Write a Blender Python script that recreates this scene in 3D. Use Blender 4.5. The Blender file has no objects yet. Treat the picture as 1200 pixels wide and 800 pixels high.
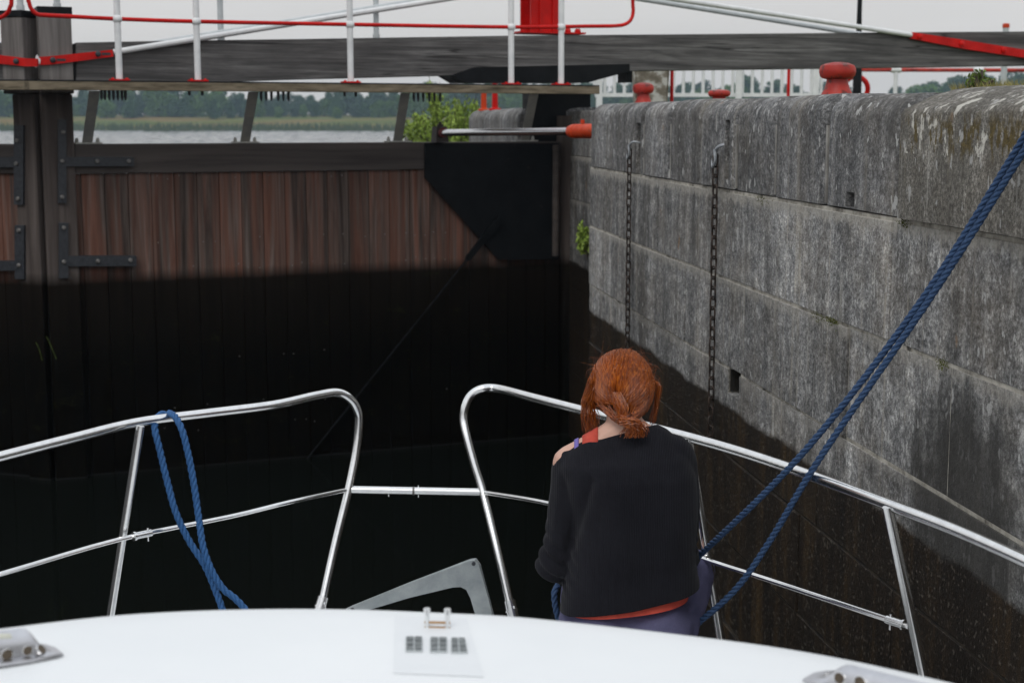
import bpy, bmesh, math, random
from mathutils import Vector, Matrix, Quaternion, noise
from mathutils.bvhtree import BVHTree
random.seed(11)
V = Vector
C = bpy.context.scene.collection
scene = bpy.context.scene

# ------------------------------------------------------------------ camera, sky, sun, exposure
F = 1800.0                                  # focal length in photograph pixels (1200 wide)
PITCH = math.atan(258.0 / F)
EYE = V((0, 0, 3.0))
cam_d = bpy.data.cameras.new('camera')
cam_d.sensor_width = 36
cam_d.lens = 36 * F / 1200
cam_d.clip_start = 0.05
cam_d.clip_end = 9000
cam_d.dof.use_dof = True
cam_d.dof.focus_distance = 4.75
cam_d.dof.aperture_fstop = 6.3
cam = bpy.data.objects.new('camera', cam_d)
C.objects.link(cam)
cam.location = EYE
cam.rotation_euler = (math.pi / 2 - PITCH, 0, 0)
scene.camera = cam

SUN_ELEV, SUN_ROT = math.radians(52), math.radians(200)
world = bpy.data.worlds.new('World')
scene.world = world
world.use_nodes = True
wn, wl = world.node_tree.nodes, world.node_tree.links
bg = wn['Background']
bg.inputs['Strength'].default_value = 0.1
sky = wn.new('ShaderNodeTexSky')
sky.sky_type = 'NISHITA'
sky.sun_disc = False
sky.sun_elevation = SUN_ELEV
sky.sun_rotation = SUN_ROT
sky.dust_density = 4
hsv = wn.new('ShaderNodeHueSaturation')
hsv.inputs['Saturation'].default_value = 0.2
hsv.inputs['Value'].default_value = 0.8
wl.new(sky.outputs[0], hsv.inputs['Color'])
tc = wn.new('ShaderNodeTexCoord')
sep = wn.new('ShaderNodeSeparateXYZ')
wl.new(tc.outputs['Generated'], sep.inputs[0])
ramp = wn.new('ShaderNodeValToRGB')        # an overcast dome, brighter overhead
ramp.color_ramp.elements[0].position = 0.0
ramp.color_ramp.elements[0].color = (7.4, 7.22, 7.05, 1)
ramp.color_ramp.elements[1].position = 0.75
ramp.color_ramp.elements[1].color = (10.6, 11.2, 12.0, 1)
wl.new(sep.outputs['Z'], ramp.inputs[0])
cl = wn.new('ShaderNodeTexNoise')
cl.inputs['Scale'].default_value = 2.2
cl.inputs['Detail'].default_value = 4
mpw = wn.new('ShaderNodeMapping')
mpw.inputs['Scale'].default_value = (1, 1, 5)
wl.new(tc.outputs['Generated'], mpw.inputs[0])
wl.new(mpw.outputs[0], cl.inputs['Vector'])
clr = wn.new('ShaderNodeMapRange')
clr.inputs['From Min'].default_value = 0.3
clr.inputs['From Max'].default_value = 0.7
clr.inputs['To Min'].default_value = 0.93
clr.inputs['To Max'].default_value = 1.06
wl.new(cl.outputs[0], clr.inputs[0])
vm = wn.new('ShaderNodeVectorMath')
vm.operation = 'SCALE'
wl.new(ramp.outputs[0], vm.inputs[0])
wl.new(clr.outputs[0], vm.inputs['Scale'])
mx = wn.new('ShaderNodeMixRGB')
mx.inputs[0].default_value = 0.85
wl.new(hsv.outputs[0], mx.inputs[1])
wl.new(vm.outputs[0], mx.inputs[2])
wl.new(mx.outputs[0], bg.inputs['Color'])

sun_d = bpy.data.lights.new('sun', 'SUN')
sun_d.energy = 0.9
sun_d.angle = math.radians(25)
sun_d.color = (1, 0.96, 0.9)
sun = bpy.data.objects.new('sun', sun_d)
C.objects.link(sun)
# Nishita: rotation 0 puts the sun at +Y, growing clockwise seen from above
sd = V((math.sin(SUN_ROT) * math.cos(SUN_ELEV), math.cos(SUN_ROT) * math.cos(SUN_ELEV), math.sin(SUN_ELEV)))
sun.rotation_euler = sd.to_track_quat('Z', 'Y').to_euler()
vs = scene.view_settings
vs.view_transform = 'Standard'
vs.look = 'None'
vs.exposure = 0
vs.gamma = 1
vs.use_curve_mapping = False

# ------------------------------------------------------------------ helpers
def ray(px, py):
    u, v = (px - 600) / F, (400 - py) / F
    c, s = math.cos(PITCH), math.sin(PITCH)
    return V((u, c + v * s, v * c - s))

def P(px, py, Y):
    d = ray(px, py)
    return EYE + d * (Y / d.y)

def PZ(px, py, z):
    d = ray(px, py)
    return EYE + d * ((z - EYE.z) / d.z)

def xform(org):
    return Matrix.Translation(V(org))

WM = {}                                     # world matrix of each thing (parts share it)

def tag(o, label=None, cat=None, group=None, kind=None):
    if label: o['label'] = label
    if cat: o['category'] = cat
    if group: o['group'] = group
    if kind: o['kind'] = kind
    return o

def thing(name, label, cat, loc=(0, 0, 0), rotz=0, group=None):
    o = bpy.data.objects.new(name, None)
    o.empty_display_size = 0.2
    C.objects.link(o)
    o.location = loc
    o.rotation_euler = (0, 0, rotz)
    WM[o.name] = Matrix.Translation(V(loc)) @ Matrix.Rotation(rotz, 4, 'Z')
    return tag(o, label, cat, group)

def build(name, bm, mat, parent=None, world=False, smooth=True, auto=35):
    """link a bmesh as ONE mesh object; world=True: vertices are in world space"""
    if parent is not None and world:
        bm.transform(WM[parent.name].inverted())
    bmesh.ops.recalc_face_normals(bm, faces=bm.faces)
    me = bpy.data.meshes.new(name)
    if smooth:
        lim = math.radians(auto)
        for e in bm.edges:
            if len(e.link_faces) == 2 and e.calc_face_angle(0) > lim:
                e.smooth = False
        for f in bm.faces:
            f.smooth = True
    bm.to_mesh(me)
    bm.free()
    o = bpy.data.objects.new(name, me)
    if mat is not None:
        me.materials.append(mat)
    C.objects.link(o)
    if parent is not None:
        o.parent = parent
        WM[o.name] = WM[parent.name]
    return o

def tube(bm, pts, r, n=10, closed=False, caps=True, up=None):
    pts = [V(p) for p in pts]
    m = len(pts)
    rs = r if isinstance(r, (list, tuple)) else [r] * m
    tans = []
    for i in range(m):
        if closed:
            t = pts[(i + 1) % m] - pts[i - 1]
        else:
            t = pts[min(i + 1, m - 1)] - pts[max(i - 1, 0)]
        tans.append(t.normalized() if t.length > 1e-9 else V((0, 0, 1)))
    a = up or (V((0, 0, 1)) if abs(tans[0].z) < 0.9 else V((1, 0, 0)))
    nrm = (a - tans[0] * a.dot(tans[0])).normalized()
    rings = []
    for i in range(m):
        nrm = (nrm - tans[i] * nrm.dot(tans[i]))
        nrm = nrm.normalized() if nrm.length > 1e-6 else tans[i].orthogonal().normalized()
        b = tans[i].cross(nrm)
        rings.append([bm.verts.new(pts[i] + (nrm * math.cos(q) + b * math.sin(q)) * rs[i])
                      for q in (2 * math.pi * k / n for k in range(n))])
    for i in range(m if closed else m - 1):
        A, B = rings[i], rings[(i + 1) % m]
        for k in range(n):
            bm.faces.new((A[k], A[(k + 1) % n], B[(k + 1) % n], B[k]))
    if caps and not closed:
        bm.faces.new(rings[0][::-1])
        bm.faces.new(rings[-1])
    return rings

def catmull(pts, k=8):
    pts = [V(p) for p in pts]
    q = [pts[0] * 2 - pts[1]] + pts + [pts[-1] * 2 - pts[-2]]
    out = []
    for i in range(1, len(q) - 2):
        p0, p1, p2, p3 = q[i - 1], q[i], q[i + 1], q[i + 2]
        for j in range(k):
            t = j / k
            out.append(0.5 * ((2 * p1) + (p2 - p0) * t + (2 * p0 - 5 * p1 + 4 * p2 - p3) * t * t
                              + (3 * p1 - p0 - 3 * p2 + p3) * t ** 3))
    out.append(pts[-1])
    return out

def resample(pts, step):
    out = [pts[0].copy()]
    acc = 0.0
    for a, b in zip(pts, pts[1:]):
        L = (b - a).length
        if L < 1e-9:
            continue
        d = step - acc
        while d <= L:
            out.append(a.lerp(b, d / L))
            d += step
        acc = (acc + L) % step
    return out

def rope(bm, path, r, pitch=None):
    pitch = pitch or r * 6
    pts = resample(path, pitch / 9)
    nrm = V((0.3, 0.2, 0.9))
    strands = [[], [], []]
    for i in range(len(pts)):
        t = (pts[min(i + 1, len(pts) - 1)] - pts[max(i - 1, 0)]).normalized()
        nrm = (nrm - t * nrm.dot(t)).normalized()
        b = t.cross(nrm)
        for k in range(3):
            q = 2 * math.pi * (i / 9 + k / 3) + 0.7 * noise.noise(pts[i] * 7)
            strands[k].append(pts[i] + (nrm * math.cos(q) + b * math.sin(q)) * r * 0.5)
    for s in strands:
        tube(bm, s, r * 0.54, 7)

def hexa(bm, c):
    """box from 8 corners: bottom 4 ccw, top 4 ccw"""
    v = [bm.verts.new(V(p)) for p in c]
    for f in ((3, 2, 1, 0), (4, 5, 6, 7), (0, 1, 5, 4), (1, 2, 6, 5), (2, 3, 7, 6), (3, 0, 4, 7)):
        bm.faces.new([v[i] for i in f])
    return v

def box(bm, x0, x1, y0, y1, z0, z1, bev=0.0):
    if x0 > x1: x0, x1 = x1, x0
    if y0 > y1: y0, y1 = y1, y0
    if z0 > z1: z0, z1 = z1, z0
    v = hexa(bm, [(x0, y0, z0), (x1, y0, z0), (x1, y1, z0), (x0, y1, z0),
                  (x0, y0, z1), (x1, y0, z1), (x1, y1, z1), (x0, y1, z1)])
    if bev:
        es = list({e for q in v for e in q.link_edges})
        bmesh.ops.bevel(bm, geom=es, offset=bev, segments=2, profile=0.6, affect='EDGES', clamp_overlap=True)

def prism(bm, poly, a, b):
    """poly: list of 3D points (a face); extruded from offset vec a to offset vec b"""
    A = [bm.verts.new(V(p) + V(a)) for p in poly]
    B = [bm.verts.new(V(p) + V(b)) for p in poly]
    n = len(A)
    bm.faces.new(A)
    bm.faces.new(B[::-1])
    for i in range(n):
        bm.faces.new((A[i], B[i], B[(i + 1) % n], A[(i + 1) % n]))

def lathe(bm, prof, c=(0, 0, 0), n=24, ax=None):
    c = V(c)
    rot = Quaternion() if ax is None else V((0, 0, 1)).rotation_difference(V(ax))
    rings = []
    for r, z in prof:
        rings.append([bm.verts.new(c + rot @ V((r * math.cos(q), r * math.sin(q), z)))
                      for q in (2 * math.pi * k / n for k in range(n))])
    for A, B in zip(rings, rings[1:]):
        for k in range(n):
            bm.faces.new((A[k], A[(k + 1) % n], B[(k + 1) % n], B[k]))
    bm.faces.new(rings[0][::-1])
    bm.faces.new(rings[-1])

def ball(bm, c, r, sub=2, rot=None):
    r = V(r) if not isinstance(r, (int, float)) else V((r, r, r))
    m = Matrix.Translation(V(c)) @ (rot.to_matrix().to_4x4() if rot else Matrix.Identity(4)) @ Matrix.Diagonal((*r, 1))
    bmesh.ops.create_icosphere(bm, subdivisions=sub, radius=1, matrix=m)

def capsule(bm, p0, p1, r0, r1, sub=2):
    t = bmesh.new()
    ball(t, p0, r0, sub)
    ball(t, p1, r1, sub)
    res = bmesh.ops.convex_hull(t, input=t.verts)
    junk = {g for g in res['geom_interior'] if isinstance(g, bmesh.types.BMVert)}
    bmesh.ops.delete(t, geom=list(junk), context='VERTS')
    vm_ = {v: bm.verts.new(v.co) for v in t.verts}
    for f in t.faces:
        try:
            bm.faces.new([vm_[v] for v in f.verts])
        except ValueError:
            pass
    t.free()

def limb(bm, pts, rs):
    for i in range(len(pts) - 1):
        capsule(bm, pts[i], pts[i + 1], rs[i], rs[i + 1])

def loft(bm, rings, caps=True):
    R = [[bm.verts.new(p) for p in r] for r in rings]
    n = len(R[0])
    for A, B in zip(R, R[1:]):
        for k in range(n):
            bm.faces.new((A[k], A[(k + 1) % n], B[(k + 1) % n], B[k]))
    if caps:
        bm.faces.new(R[0][::-1])
        bm.faces.new(R[-1])
    return R

def bake(o):
    dg = bpy.context.evaluated_depsgraph_get()
    me = bpy.data.meshes.new_from_object(o.evaluated_get(dg))
    o.modifiers.clear()
    old = o.data
    o.data = me
    bpy.data.meshes.remove(old)
    return o

def remesh(o, vox, it=6, fac=0.5):
    m = o.modifiers.new('r', 'REMESH')
    m.mode = 'VOXEL'
    m.voxel_size = vox
    m.use_smooth_shade = True
    if it:
        s = o.modifiers.new('s', 'SMOOTH')
        s.factor = fac
        s.iterations = it
    return bake(o)

def cut(o, boxes_bm):
    """subtract a bmesh of closed boxes (object's local space)"""
    me = bpy.data.meshes.new('cutter')
    bmesh.ops.recalc_face_normals(boxes_bm, faces=boxes_bm.faces)
    boxes_bm.to_mesh(me)
    boxes_bm.free()
    c = bpy.data.objects.new('cutter', me)
    C.objects.link(c)
    c.matrix_world = WM.get(o.name, Matrix.Identity(4))
    m = o.modifiers.new('b', 'BOOLEAN')
    m.operation = 'DIFFERENCE'
    m.solver = 'EXACT'
    m.object = c
    bpy.context.view_layer.update()
    bake(o)
    bpy.data.objects.remove(c)
    bpy.data.meshes.remove(me)
    return o

def paint(bm, faces, v):
    lay = bm.loops.layers.float_color.get('tone') or bm.loops.layers.float_color.new('tone')
    for f in faces:
        for lp in f.loops:
            lp[lay] = (v, v, v, 1)

def tbox(bm, v, *a):
    lay = bm.loops.layers.float_color.get('tone') or bm.loops.layers.float_color.new('tone')
    old = set(bm.faces)
    box(bm, *a)
    paint(bm, [f for f in bm.faces if f not in old], v)

def new():
    return bmesh.new()

# ------------------------------------------------------------------ materials
class NT:
    def __init__(self, name):
        self.m = bpy.data.materials.new(name)
        self.m.use_nodes = True
        self.t = self.m.node_tree
        self.b = self.t.nodes['Principled BSDF']
        self.tc = self.t.nodes.new('ShaderNodeTexCoord')
    def n(self, kind, **kw):
        q = self.t.nodes.new('ShaderNode' + kind)
        for k, v in kw.items():
            setattr(q, k, v)
        return q
    def l(self, a, b):
        self.t.links.new(a, b)
        return b
    def co(self, scale=(1, 1, 1), loc=(0, 0, 0), rot=(0, 0, 0)):
        mp = self.n('Mapping')
        mp.inputs['Scale'].default_value = scale
        mp.inputs['Location'].default_value = loc
        mp.inputs['Rotation'].default_value = rot
        self.l(self.tc.outputs['Object'], mp.inputs[0])
        return mp.outputs[0]
    def noise(self, scale, detail=4, rough=0.6, co=None):
        q = self.n('TexNoise')
        q.inputs['Scale'].default_value = scale
        q.inputs['Detail'].default_value = detail
        q.inputs['Roughness'].default_value = rough
        self.l(co if co is not None else self.co(), q.inputs['Vector'])
        return q.outputs[0]
    def ramp(self, fac, stops):
        r = self.n('ValToRGB')
        el = r.color_ramp.elements
        while len(el) < len(stops):
            el.new(0.5)
        for e, (p, c) in zip(el, stops):
            e.position = p
            e.color = (*c, 1) if not isinstance(c, (int, float)) else (c, c, c, 1)
        self.l(fac, r.inputs[0])
        return r.outputs[0]
    def mix(self, fac, a, b, mode='MIX'):
        x = self.n('MixRGB', blend_type=mode)
        for s, v in ((x.inputs[0], fac), (x.inputs[1], a), (x.inputs[2], b)):
            if isinstance(v, (int, float)):
                s.default_value = v if s.type == 'VALUE' else (v, v, v, 1)
            elif isinstance(v, tuple):
                s.default_value = (*v, 1)
            else:
                self.l(v, s)
        return x.outputs[0]
    def math(self, op, a, b=0.0, clamp=False):
        x = self.n('Math', operation=op, use_clamp=clamp)
        for s, v in ((x.inputs[0], a), (x.inputs[1], b)):
            if isinstance(v, (int, float)):
                s.default_value = v
            else:
                self.l(v, s)
        return x.outputs[0]
    def color(self, c):
        if isinstance(c, tuple):
            self.b.inputs['Base Color'].default_value = (*c, 1)
        else:
            self.l(c, self.b.inputs['Base Color'])
    def set(self, **kw):
        for k, v in kw.items():
            s = self.b.inputs[k.replace('_', ' ')]
            if isinstance(v, (int, float)):
                s.default_value = v
            else:
                self.l(v, s)
        return self
    def bump(self, h, strength=0.3, dist=0.01):
        bp = self.n('Bump')
        bp.inputs['Strength'].default_value = strength
        bp.inputs['Distance'].default_value = dist
        self.l(h, bp.inputs['Height'])
        self.l(bp.outputs[0], self.b.inputs['Normal'])
        return self

def simple(name, c1, c2, scale=20, rough=0.5, metal=0.0, bump=0.0, dist=0.003, co=None, spec=0.5):
    t = NT(name)
    cc = t.co(co) if co else None
    nz = t.noise(scale, 5, 0.65, cc)
    t.color(t.ramp(nz, [(0.3, c1), (0.7, c2)]))
    t.set(Roughness=rough, Metallic=metal)
    t.b.inputs['Specular IOR Level'].default_value = spec
    if bump:
        t.bump(nz, bump, dist)
    return t.m

def stone_mat(name, z_wet=None, warm=0.0, moss=False, patch=None, tint=(1, 1, 1), scabs=0.85):
    t = NT(name)
    big = t.noise(1.3, 4, 0.6)
    mid = t.noise(14, 6, 0.7)
    fine = t.noise(95, 4, 0.75)
    streak = t.noise(1.0, 6, 0.75, t.co((8, 3, 0.8)))
    thin = t.noise(1.0, 4, 0.7, t.co((34, 34, 1.1), (3, 1, 0)))
    grit = t.noise(42, 5, 0.8)
    base = t.ramp(mid, [(0.28, (0.125, 0.125, 0.127)), (0.5, (0.255, 0.253, 0.250)), (0.74, (0.47, 0.46, 0.44))])
    base = t.mix(0.75, base, t.ramp(fine, [(0.34, 0.3), (0.5, 0.9), (0.63, 1.5)]), 'MULTIPLY')
    base = t.mix(0.75, base, t.ramp(streak, [(0.34, 0.6), (0.52, 1.0), (0.68, 1.4)]), 'MULTIPLY')
    base = t.mix(0.55, base, t.ramp(grit, [(0.36, 0.35), (0.5, 0.95), (0.62, 1.6)]), 'MULTIPLY')
    base = t.mix(t.math('MULTIPLY', t.ramp(t.noise(2.2, 5, 0.7), [(0.45, 0.0), (0.7, 1.0)]), 0.45), base, (0.15, 0.12, 0.085))
    run = t.math('ABSOLUTE', t.math('SUBTRACT', t.noise(1.0, 2, 0.4, t.co((4.5, 0.5, 0.07), (1, 4, 2))), 0.5))
    run = t.math('MULTIPLY', t.ramp(run, [(0.0, 1.0), (0.018, 0.0)]), t.ramp(t.noise(3.0, 4, 0.7, t.co((1, 1, 1), (7, 0, 0))), [(0.4, 0.0), (0.6, 1.0)]))
    base = t.mix(t.math('MULTIPLY', run, 0.6), base, (0.36, 0.33, 0.28))
    base = t.mix(0.6, base, t.ramp(big, [(0.3, 0.6), (0.7, 1.3)]), 'MULTIPLY')
    gm = t.n('Gamma')
    gm.inputs['Gamma'].default_value = 1.28
    t.l(base, gm.inputs['Color'])
    base = t.mix(1.0, gm.outputs[0], tuple(1.52 * q for q in tint), 'MULTIPLY')
    soft = t.noise(1.0, 4, 0.6, t.co((5.5, 0.6, 0.22), (8, 2, 3)))
    base = t.mix(0.9, base, t.ramp(soft, [(0.34, 0.62), (0.5, 0.98), (0.66, 1.4)]), 'MULTIPLY')
    at = t.n('Attribute', attribute_name='tone')
    base = t.mix(1.0, base, at.outputs['Color'], 'MULTIPLY')
    dark = t.math('MULTIPLY', t.ramp(t.noise(1.0, 5, 0.7, t.co((3.2, 1, 0.9), (9, 3, 1))), [(0.52, 0.0), (0.66, 1.0)]), 0.6)
    base = t.mix(dark, base, (0.055, 0.052, 0.047))
    if warm:
        base = t.mix(warm, base, (0.14, 0.125, 0.10), 'MIX')
        base = t.mix(0.7, base, t.ramp(fine, [(0.35, 0.45), (0.62, 1.35)]), 'MULTIPLY')
    # lime runs and pale lichen scabs
    lime = t.math('MULTIPLY', t.ramp(thin, [(0.57, 0.0), (0.66, 1.0)]), t.ramp(t.noise(3.0, 3), [(0.45, 0.0), (0.62, 1.0)]))
    base = t.mix(t.math('MULTIPLY', lime, 0.5), base, (0.40, 0.385, 0.35))
    scab = t.math('MULTIPLY', t.ramp(t.noise(1.0, 3, 0.55, t.co((26, 26, 13))), [(0.635, 0.0), (0.66, 1.0)]), scabs)
    base = t.mix(scab, base, (0.46, 0.455, 0.44))
    rust = t.ramp(t.noise(9, 2, 0.5, t.co((1, 1, 0.5), (5, 2, 1))), [(0.72, 0.0), (0.76, 1.0)])
    base = t.mix(t.math('MULTIPLY', rust, 0.5), base, (0.30, 0.15, 0.05))
    sep_ = t.n('SeparateXYZ')
    t.l(t.tc.outputs['Object'], sep_.inputs[0])
    z = sep_.outputs['Z']
    if z_wet is not None:                    # lime wash bleeding from under the bed joints
        for zj, am in ((2.682, 0.85), (2.279, 0.6), (1.873, 0.35)):
            dz_ = t.math('SUBTRACT', zj, z)
            wv = t.math('MULTIPLY', t.noise(1.0, 5, 0.75, t.co((9, 1, 1.5), (zj, 0, 0))), 0.16)
            band = t.math('MULTIPLY', t.math('GREATER_THAN', dz_, 0.0), t.ramp(t.math('SUBTRACT', dz_, t.math('SUBTRACT', wv, 0.055)), [(0.0, 1.0), (0.028, 0.0)]))
            band = t.math('MULTIPLY', band, t.ramp(grit, [(0.35, 0.25), (0.55, 1.0)]))
            base = t.mix(t.math('MULTIPLY', band, am), base, (0.40, 0.375, 0.33))
    if moss:
        mz = t.math('MULTIPLY', t.ramp(t.noise(24, 6, 0.75, t.co((1, 1, 0.45))), [(0.50, 0.0), (0.54, 1.0)]),
                    t.ramp(t.math('ABSOLUTE', t.math('SUBTRACT', z, 2.955)), [(0.03, 1.0), (0.08, 0.0)]))
        base = t.mix(t.math('MULTIPLY', mz, 0.95), base, t.ramp(fine, [(0.3, (0.035, 0.025, 0.008)), (0.7, (0.12, 0.085, 0.02))]))
        ls = t.math('MULTIPLY', t.ramp(t.noise(1.0, 5, 0.65, t.co((16, 12, 8), (2, 7, 0))), [(0.57, 0.0), (0.60, 1.0)]),
                    t.ramp(z, [(2.6 / 4, 0.0), (2.95 / 4, 1.0)]) if False else t.math('GREATER_THAN', z, 2.90))
        base = t.mix(t.math('MULTIPLY', ls, t.ramp(grit, [(0.34, 0.4), (0.46, 1.0)])), base, (0.50, 0.48, 0.43))
    rough = 0.85
    if z_wet is not None:
        wob = t.math('MULTIPLY', t.math('SUBTRACT', t.noise(1.0, 4, 0.6, t.co((2.5, 2.5, 2.5))), 0.5), 0.10)
        lev = t.math('ADD', z, wob)
        if patch is not None:                # damp bloom above the high water line
            px_, pz_, pr_ = patch
            dx = t.math('DIVIDE', t.math('SUBTRACT', sep_.outputs['X'], px_), pr_)
            dz = t.math('DIVIDE', t.math('SUBTRACT', z, pz_), 0.42)
            d2 = t.math('ADD', t.math('MULTIPLY', dx, dx), t.math('MULTIPLY', dz, dz))
            d2 = t.math('ADD', d2, t.math('MULTIPLY', t.math('SUBTRACT', t.noise(6, 5, 0.7, t.co((1, 1, 0.4))), 0.5), 1.9))
            pm = t.ramp(d2, [(0.4, 0.85), (1.0, 0.0)])
            base = t.mix(pm, base, (0.035, 0.033, 0.03))
        wet = t.math('SUBTRACT', 1.0, t.math('MULTIPLY', t.math('SUBTRACT', lev, z_wet - 0.012), 40.0, True), True)
        slime = t.ramp(t.noise(1.0, 5, 0.7, t.co((7, 7, 0.9))), [(0.34, (0.007, 0.005, 0.0035)), (0.52, (0.020, 0.013, 0.0075)), (0.68, (0.058, 0.034, 0.012))])
        slime = t.mix(0.8, slime, t.ramp(fine, [(0.35, 0.35), (0.6, 1.1), (0.70, 4.0)]), 'MULTIPLY')
        sal = t.ramp(t.noise(60, 2, 0.5, t.co((1, 1, 1), (3, 3, 3))), [(0.61, 0.0), (0.66, 1.0)])
        slime = t.mix(t.math('MULTIPLY', sal, 0.7), slime, (0.12, 0.105, 0.085))
        base = t.mix(wet, base, slime)
        rough = t.ramp(wet, [(0.0, 0.85), (1.0, 0.5)])
    t.color(base)
    t.set(Roughness=rough)
    t.b.inputs['Specular IOR Level'].default_value = 0.3
    h = t.math('ADD', t.math('MULTIPLY', mid, 0.6), t.math('MULTIPLY', fine, 0.5))
    t.bump(h, 0.75, 0.012)
    return t.m

Z_WET = 1.695
def timber_mat(name, light, dark, red=None, grain_axis='z', z_wet=None, boards=None, rough=0.75, bleach_light_z=None):
    t = NT(name)
    sc = (13, 13, 0.55) if grain_axis == 'z' else (0.5, 11, 11)
    sep_ = t.n('SeparateXYZ')
    t.l(t.tc.outputs['Object'], sep_.inputs[0])
    co = t.co(sc)
    if boards:
        idx = t.math('FLOOR', t.math('DIVIDE', t.math('SUBTRACT', sep_.outputs['X'], boards[0]), boards[1]))
        wn_ = t.n('TexWhiteNoise', noise_dimensions='1D')
        t.l(idx, wn_.inputs['W'])
        va = t.n('VectorMath', operation='ADD')
        t.l(co, va.inputs[0])
        vs_ = t.n('VectorMath', operation='SCALE')
        t.l(wn_.outputs['Color'], vs_.inputs[0])
        vs_.inputs['Scale'].default_value = 30
        t.l(vs_.outputs[0], va.inputs[1])
        co = va.outputs[0]
    g = t.n('TexNoise')
    g.inputs['Scale'].default_value = 1
    g.inputs['Detail'].default_value = 6
    g.inputs['Roughness'].default_value = 0.68
    g.inputs['Distortion'].default_value = 0.6
    t.l(co, g.inputs['Vector'])
    g = g.outputs[0]
    base = t.ramp(g, [(0.3, dark), (0.52, tuple((a + b) / 2 for a, b in zip(dark, light))), (0.72, light)])
    if red:
        redn = t.ramp(t.noise(1.0, 3, 0.6, t.co((2.2, 1, 0.35), (4, 0, 0)) if not boards else co), [(0.4, 0.0), (0.62, 1.0)])
        base = t.mix(t.math('MULTIPLY', redn, 0.75), base, red)
        base = t.mix(0.6, base, t.ramp(g, [(0.34, 0.45), (0.66, 1.45)]), 'MULTIPLY')
    if boards:
        base = t.mix(0.8, base, t.ramp(wn_.outputs['Value'], [(0.0, 0.75), (1.0, 1.2)]), 'MULTIPLY')
    if bleach_light_z:                               # timber above the walkway: weathered pale, and painted lighter than the shaded part below
        up_ = t.math('MULTIPLY', t.math('SUBTRACT', sep_.outputs['Z'], bleach_light_z), 6.0, True)
        base = t.mix(t.math('MULTIPLY', up_, 0.8), base, t.ramp(g, [(0.3, (0.085, 0.078, 0.074)), (0.7, (0.27, 0.255, 0.245))]))
    if z_wet is not None:
        wob = t.math('MULTIPLY', t.math('SUBTRACT', t.noise(3, 3), 0.5), 0.05)
        wet = t.math('SUBTRACT', 1.0, t.math('MULTIPLY', t.math('SUBTRACT', t.math('ADD', sep_.outputs['Z'], wob), z_wet - 0.05), 9.0, True), True)
        weed = t.ramp(t.noise(12, 5, 0.7, t.co((1, 1, 0.35))), [(0.35, (0.0012, 0.001, 0.0008)), (0.6, (0.003, 0.0023, 0.0012)), (0.8, (0.007, 0.006, 0.002))])
        brown = t.math('MULTIPLY', t.math('DIVIDE', t.math('SUBTRACT', t.math('ADD', sep_.outputs['Z'], t.math('MULTIPLY', wob, 3.0)), z_wet - 0.75), 0.75, True), 0.75)
        weed = t.mix(brown, weed, t.mix(0.8, (0.012, 0.0085, 0.006), t.ramp(g, [(0.3, 0.4), (0.7, 1.5)]), 'MULTIPLY'))
        alg = t.math('MULTIPLY', t.ramp(t.noise(4, 5, 0.75, t.co((1, 1, 1.6), (2, 5, 1))), [(0.60, 0.0), (0.70, 1.0)]), 0.7)
        weed = t.mix(alg, weed, (0.016, 0.017, 0.005))
        ln = t.ramp(t.math('ABSOLUTE', t.math('SUBTRACT', sep_.outputs['Z'], 0.012)), [(0.004, 0.22), (0.010, 0.0)])
        weed = t.mix(ln, weed, (0.05, 0.052, 0.055))
        base = t.mix(wet, base, weed)
    t.color(base)
    t.set(Roughness=rough)
    t.b.inputs['Specular IOR Level'].default_value = 0.06 if z_wet is not None else 0.2
    t.bump(g, 0.5, 0.004)
    return t.m

M = {}
WALL_PATCH = (4.45, 1.85, 0.50)
M['stone'] = stone_mat('lock_stone', Z_WET, patch=WALL_PATCH)
M['coping'] = stone_mat('coping_stone', tint=(0.74, 0.745, 0.76))
M['coping_warm'] = stone_mat('weathered_concrete', warm=0.45, moss=True, tint=(0.74, 0.72, 0.68), scabs=0.6)
def mortar_mat():
    t = NT('mortar')
    n1 = t.noise(9, 5, 0.75)
    c = t.ramp(n1, [(0.34, (0.04, 0.035, 0.028)), (0.45, (0.28, 0.26, 0.22)), (0.62, (0.50, 0.47, 0.41))])
    sp = t.n('SeparateXYZ')
    t.l(t.tc.outputs['Object'], sp.inputs[0])
    wet = t.math('LESS_THAN', sp.outputs['Z'], Z_WET + 0.01)
    c = t.mix(wet, c, t.ramp(n1, [(0.4, (0.008, 0.006, 0.005)), (0.7, (0.05, 0.036, 0.02))]))
    t.color(c)
    t.set(Roughness=0.95)
    t.bump(n1, 0.5, 0.006)
    return t.m
M['mortar'] = mortar_mat()
BW = 0.192
M['plank'] = timber_mat('gate_planks', (0.15, 0.122, 0.108), (0.058, 0.042, 0.036), red=(0.125, 0.048, 0.030), z_wet=Z_WET, boards=(0.31, BW))
M['post'] = timber_mat('gate_post_timber', (0.13, 0.110, 0.100), (0.048, 0.038, 0.035), z_wet=Z_WET, bleach_light_z=3.2)
M['rail_wood'] = timber_mat('gate_rail_timber', (0.105, 0.088, 0.08), (0.045, 0.038, 0.036), grain_axis='x')
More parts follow.
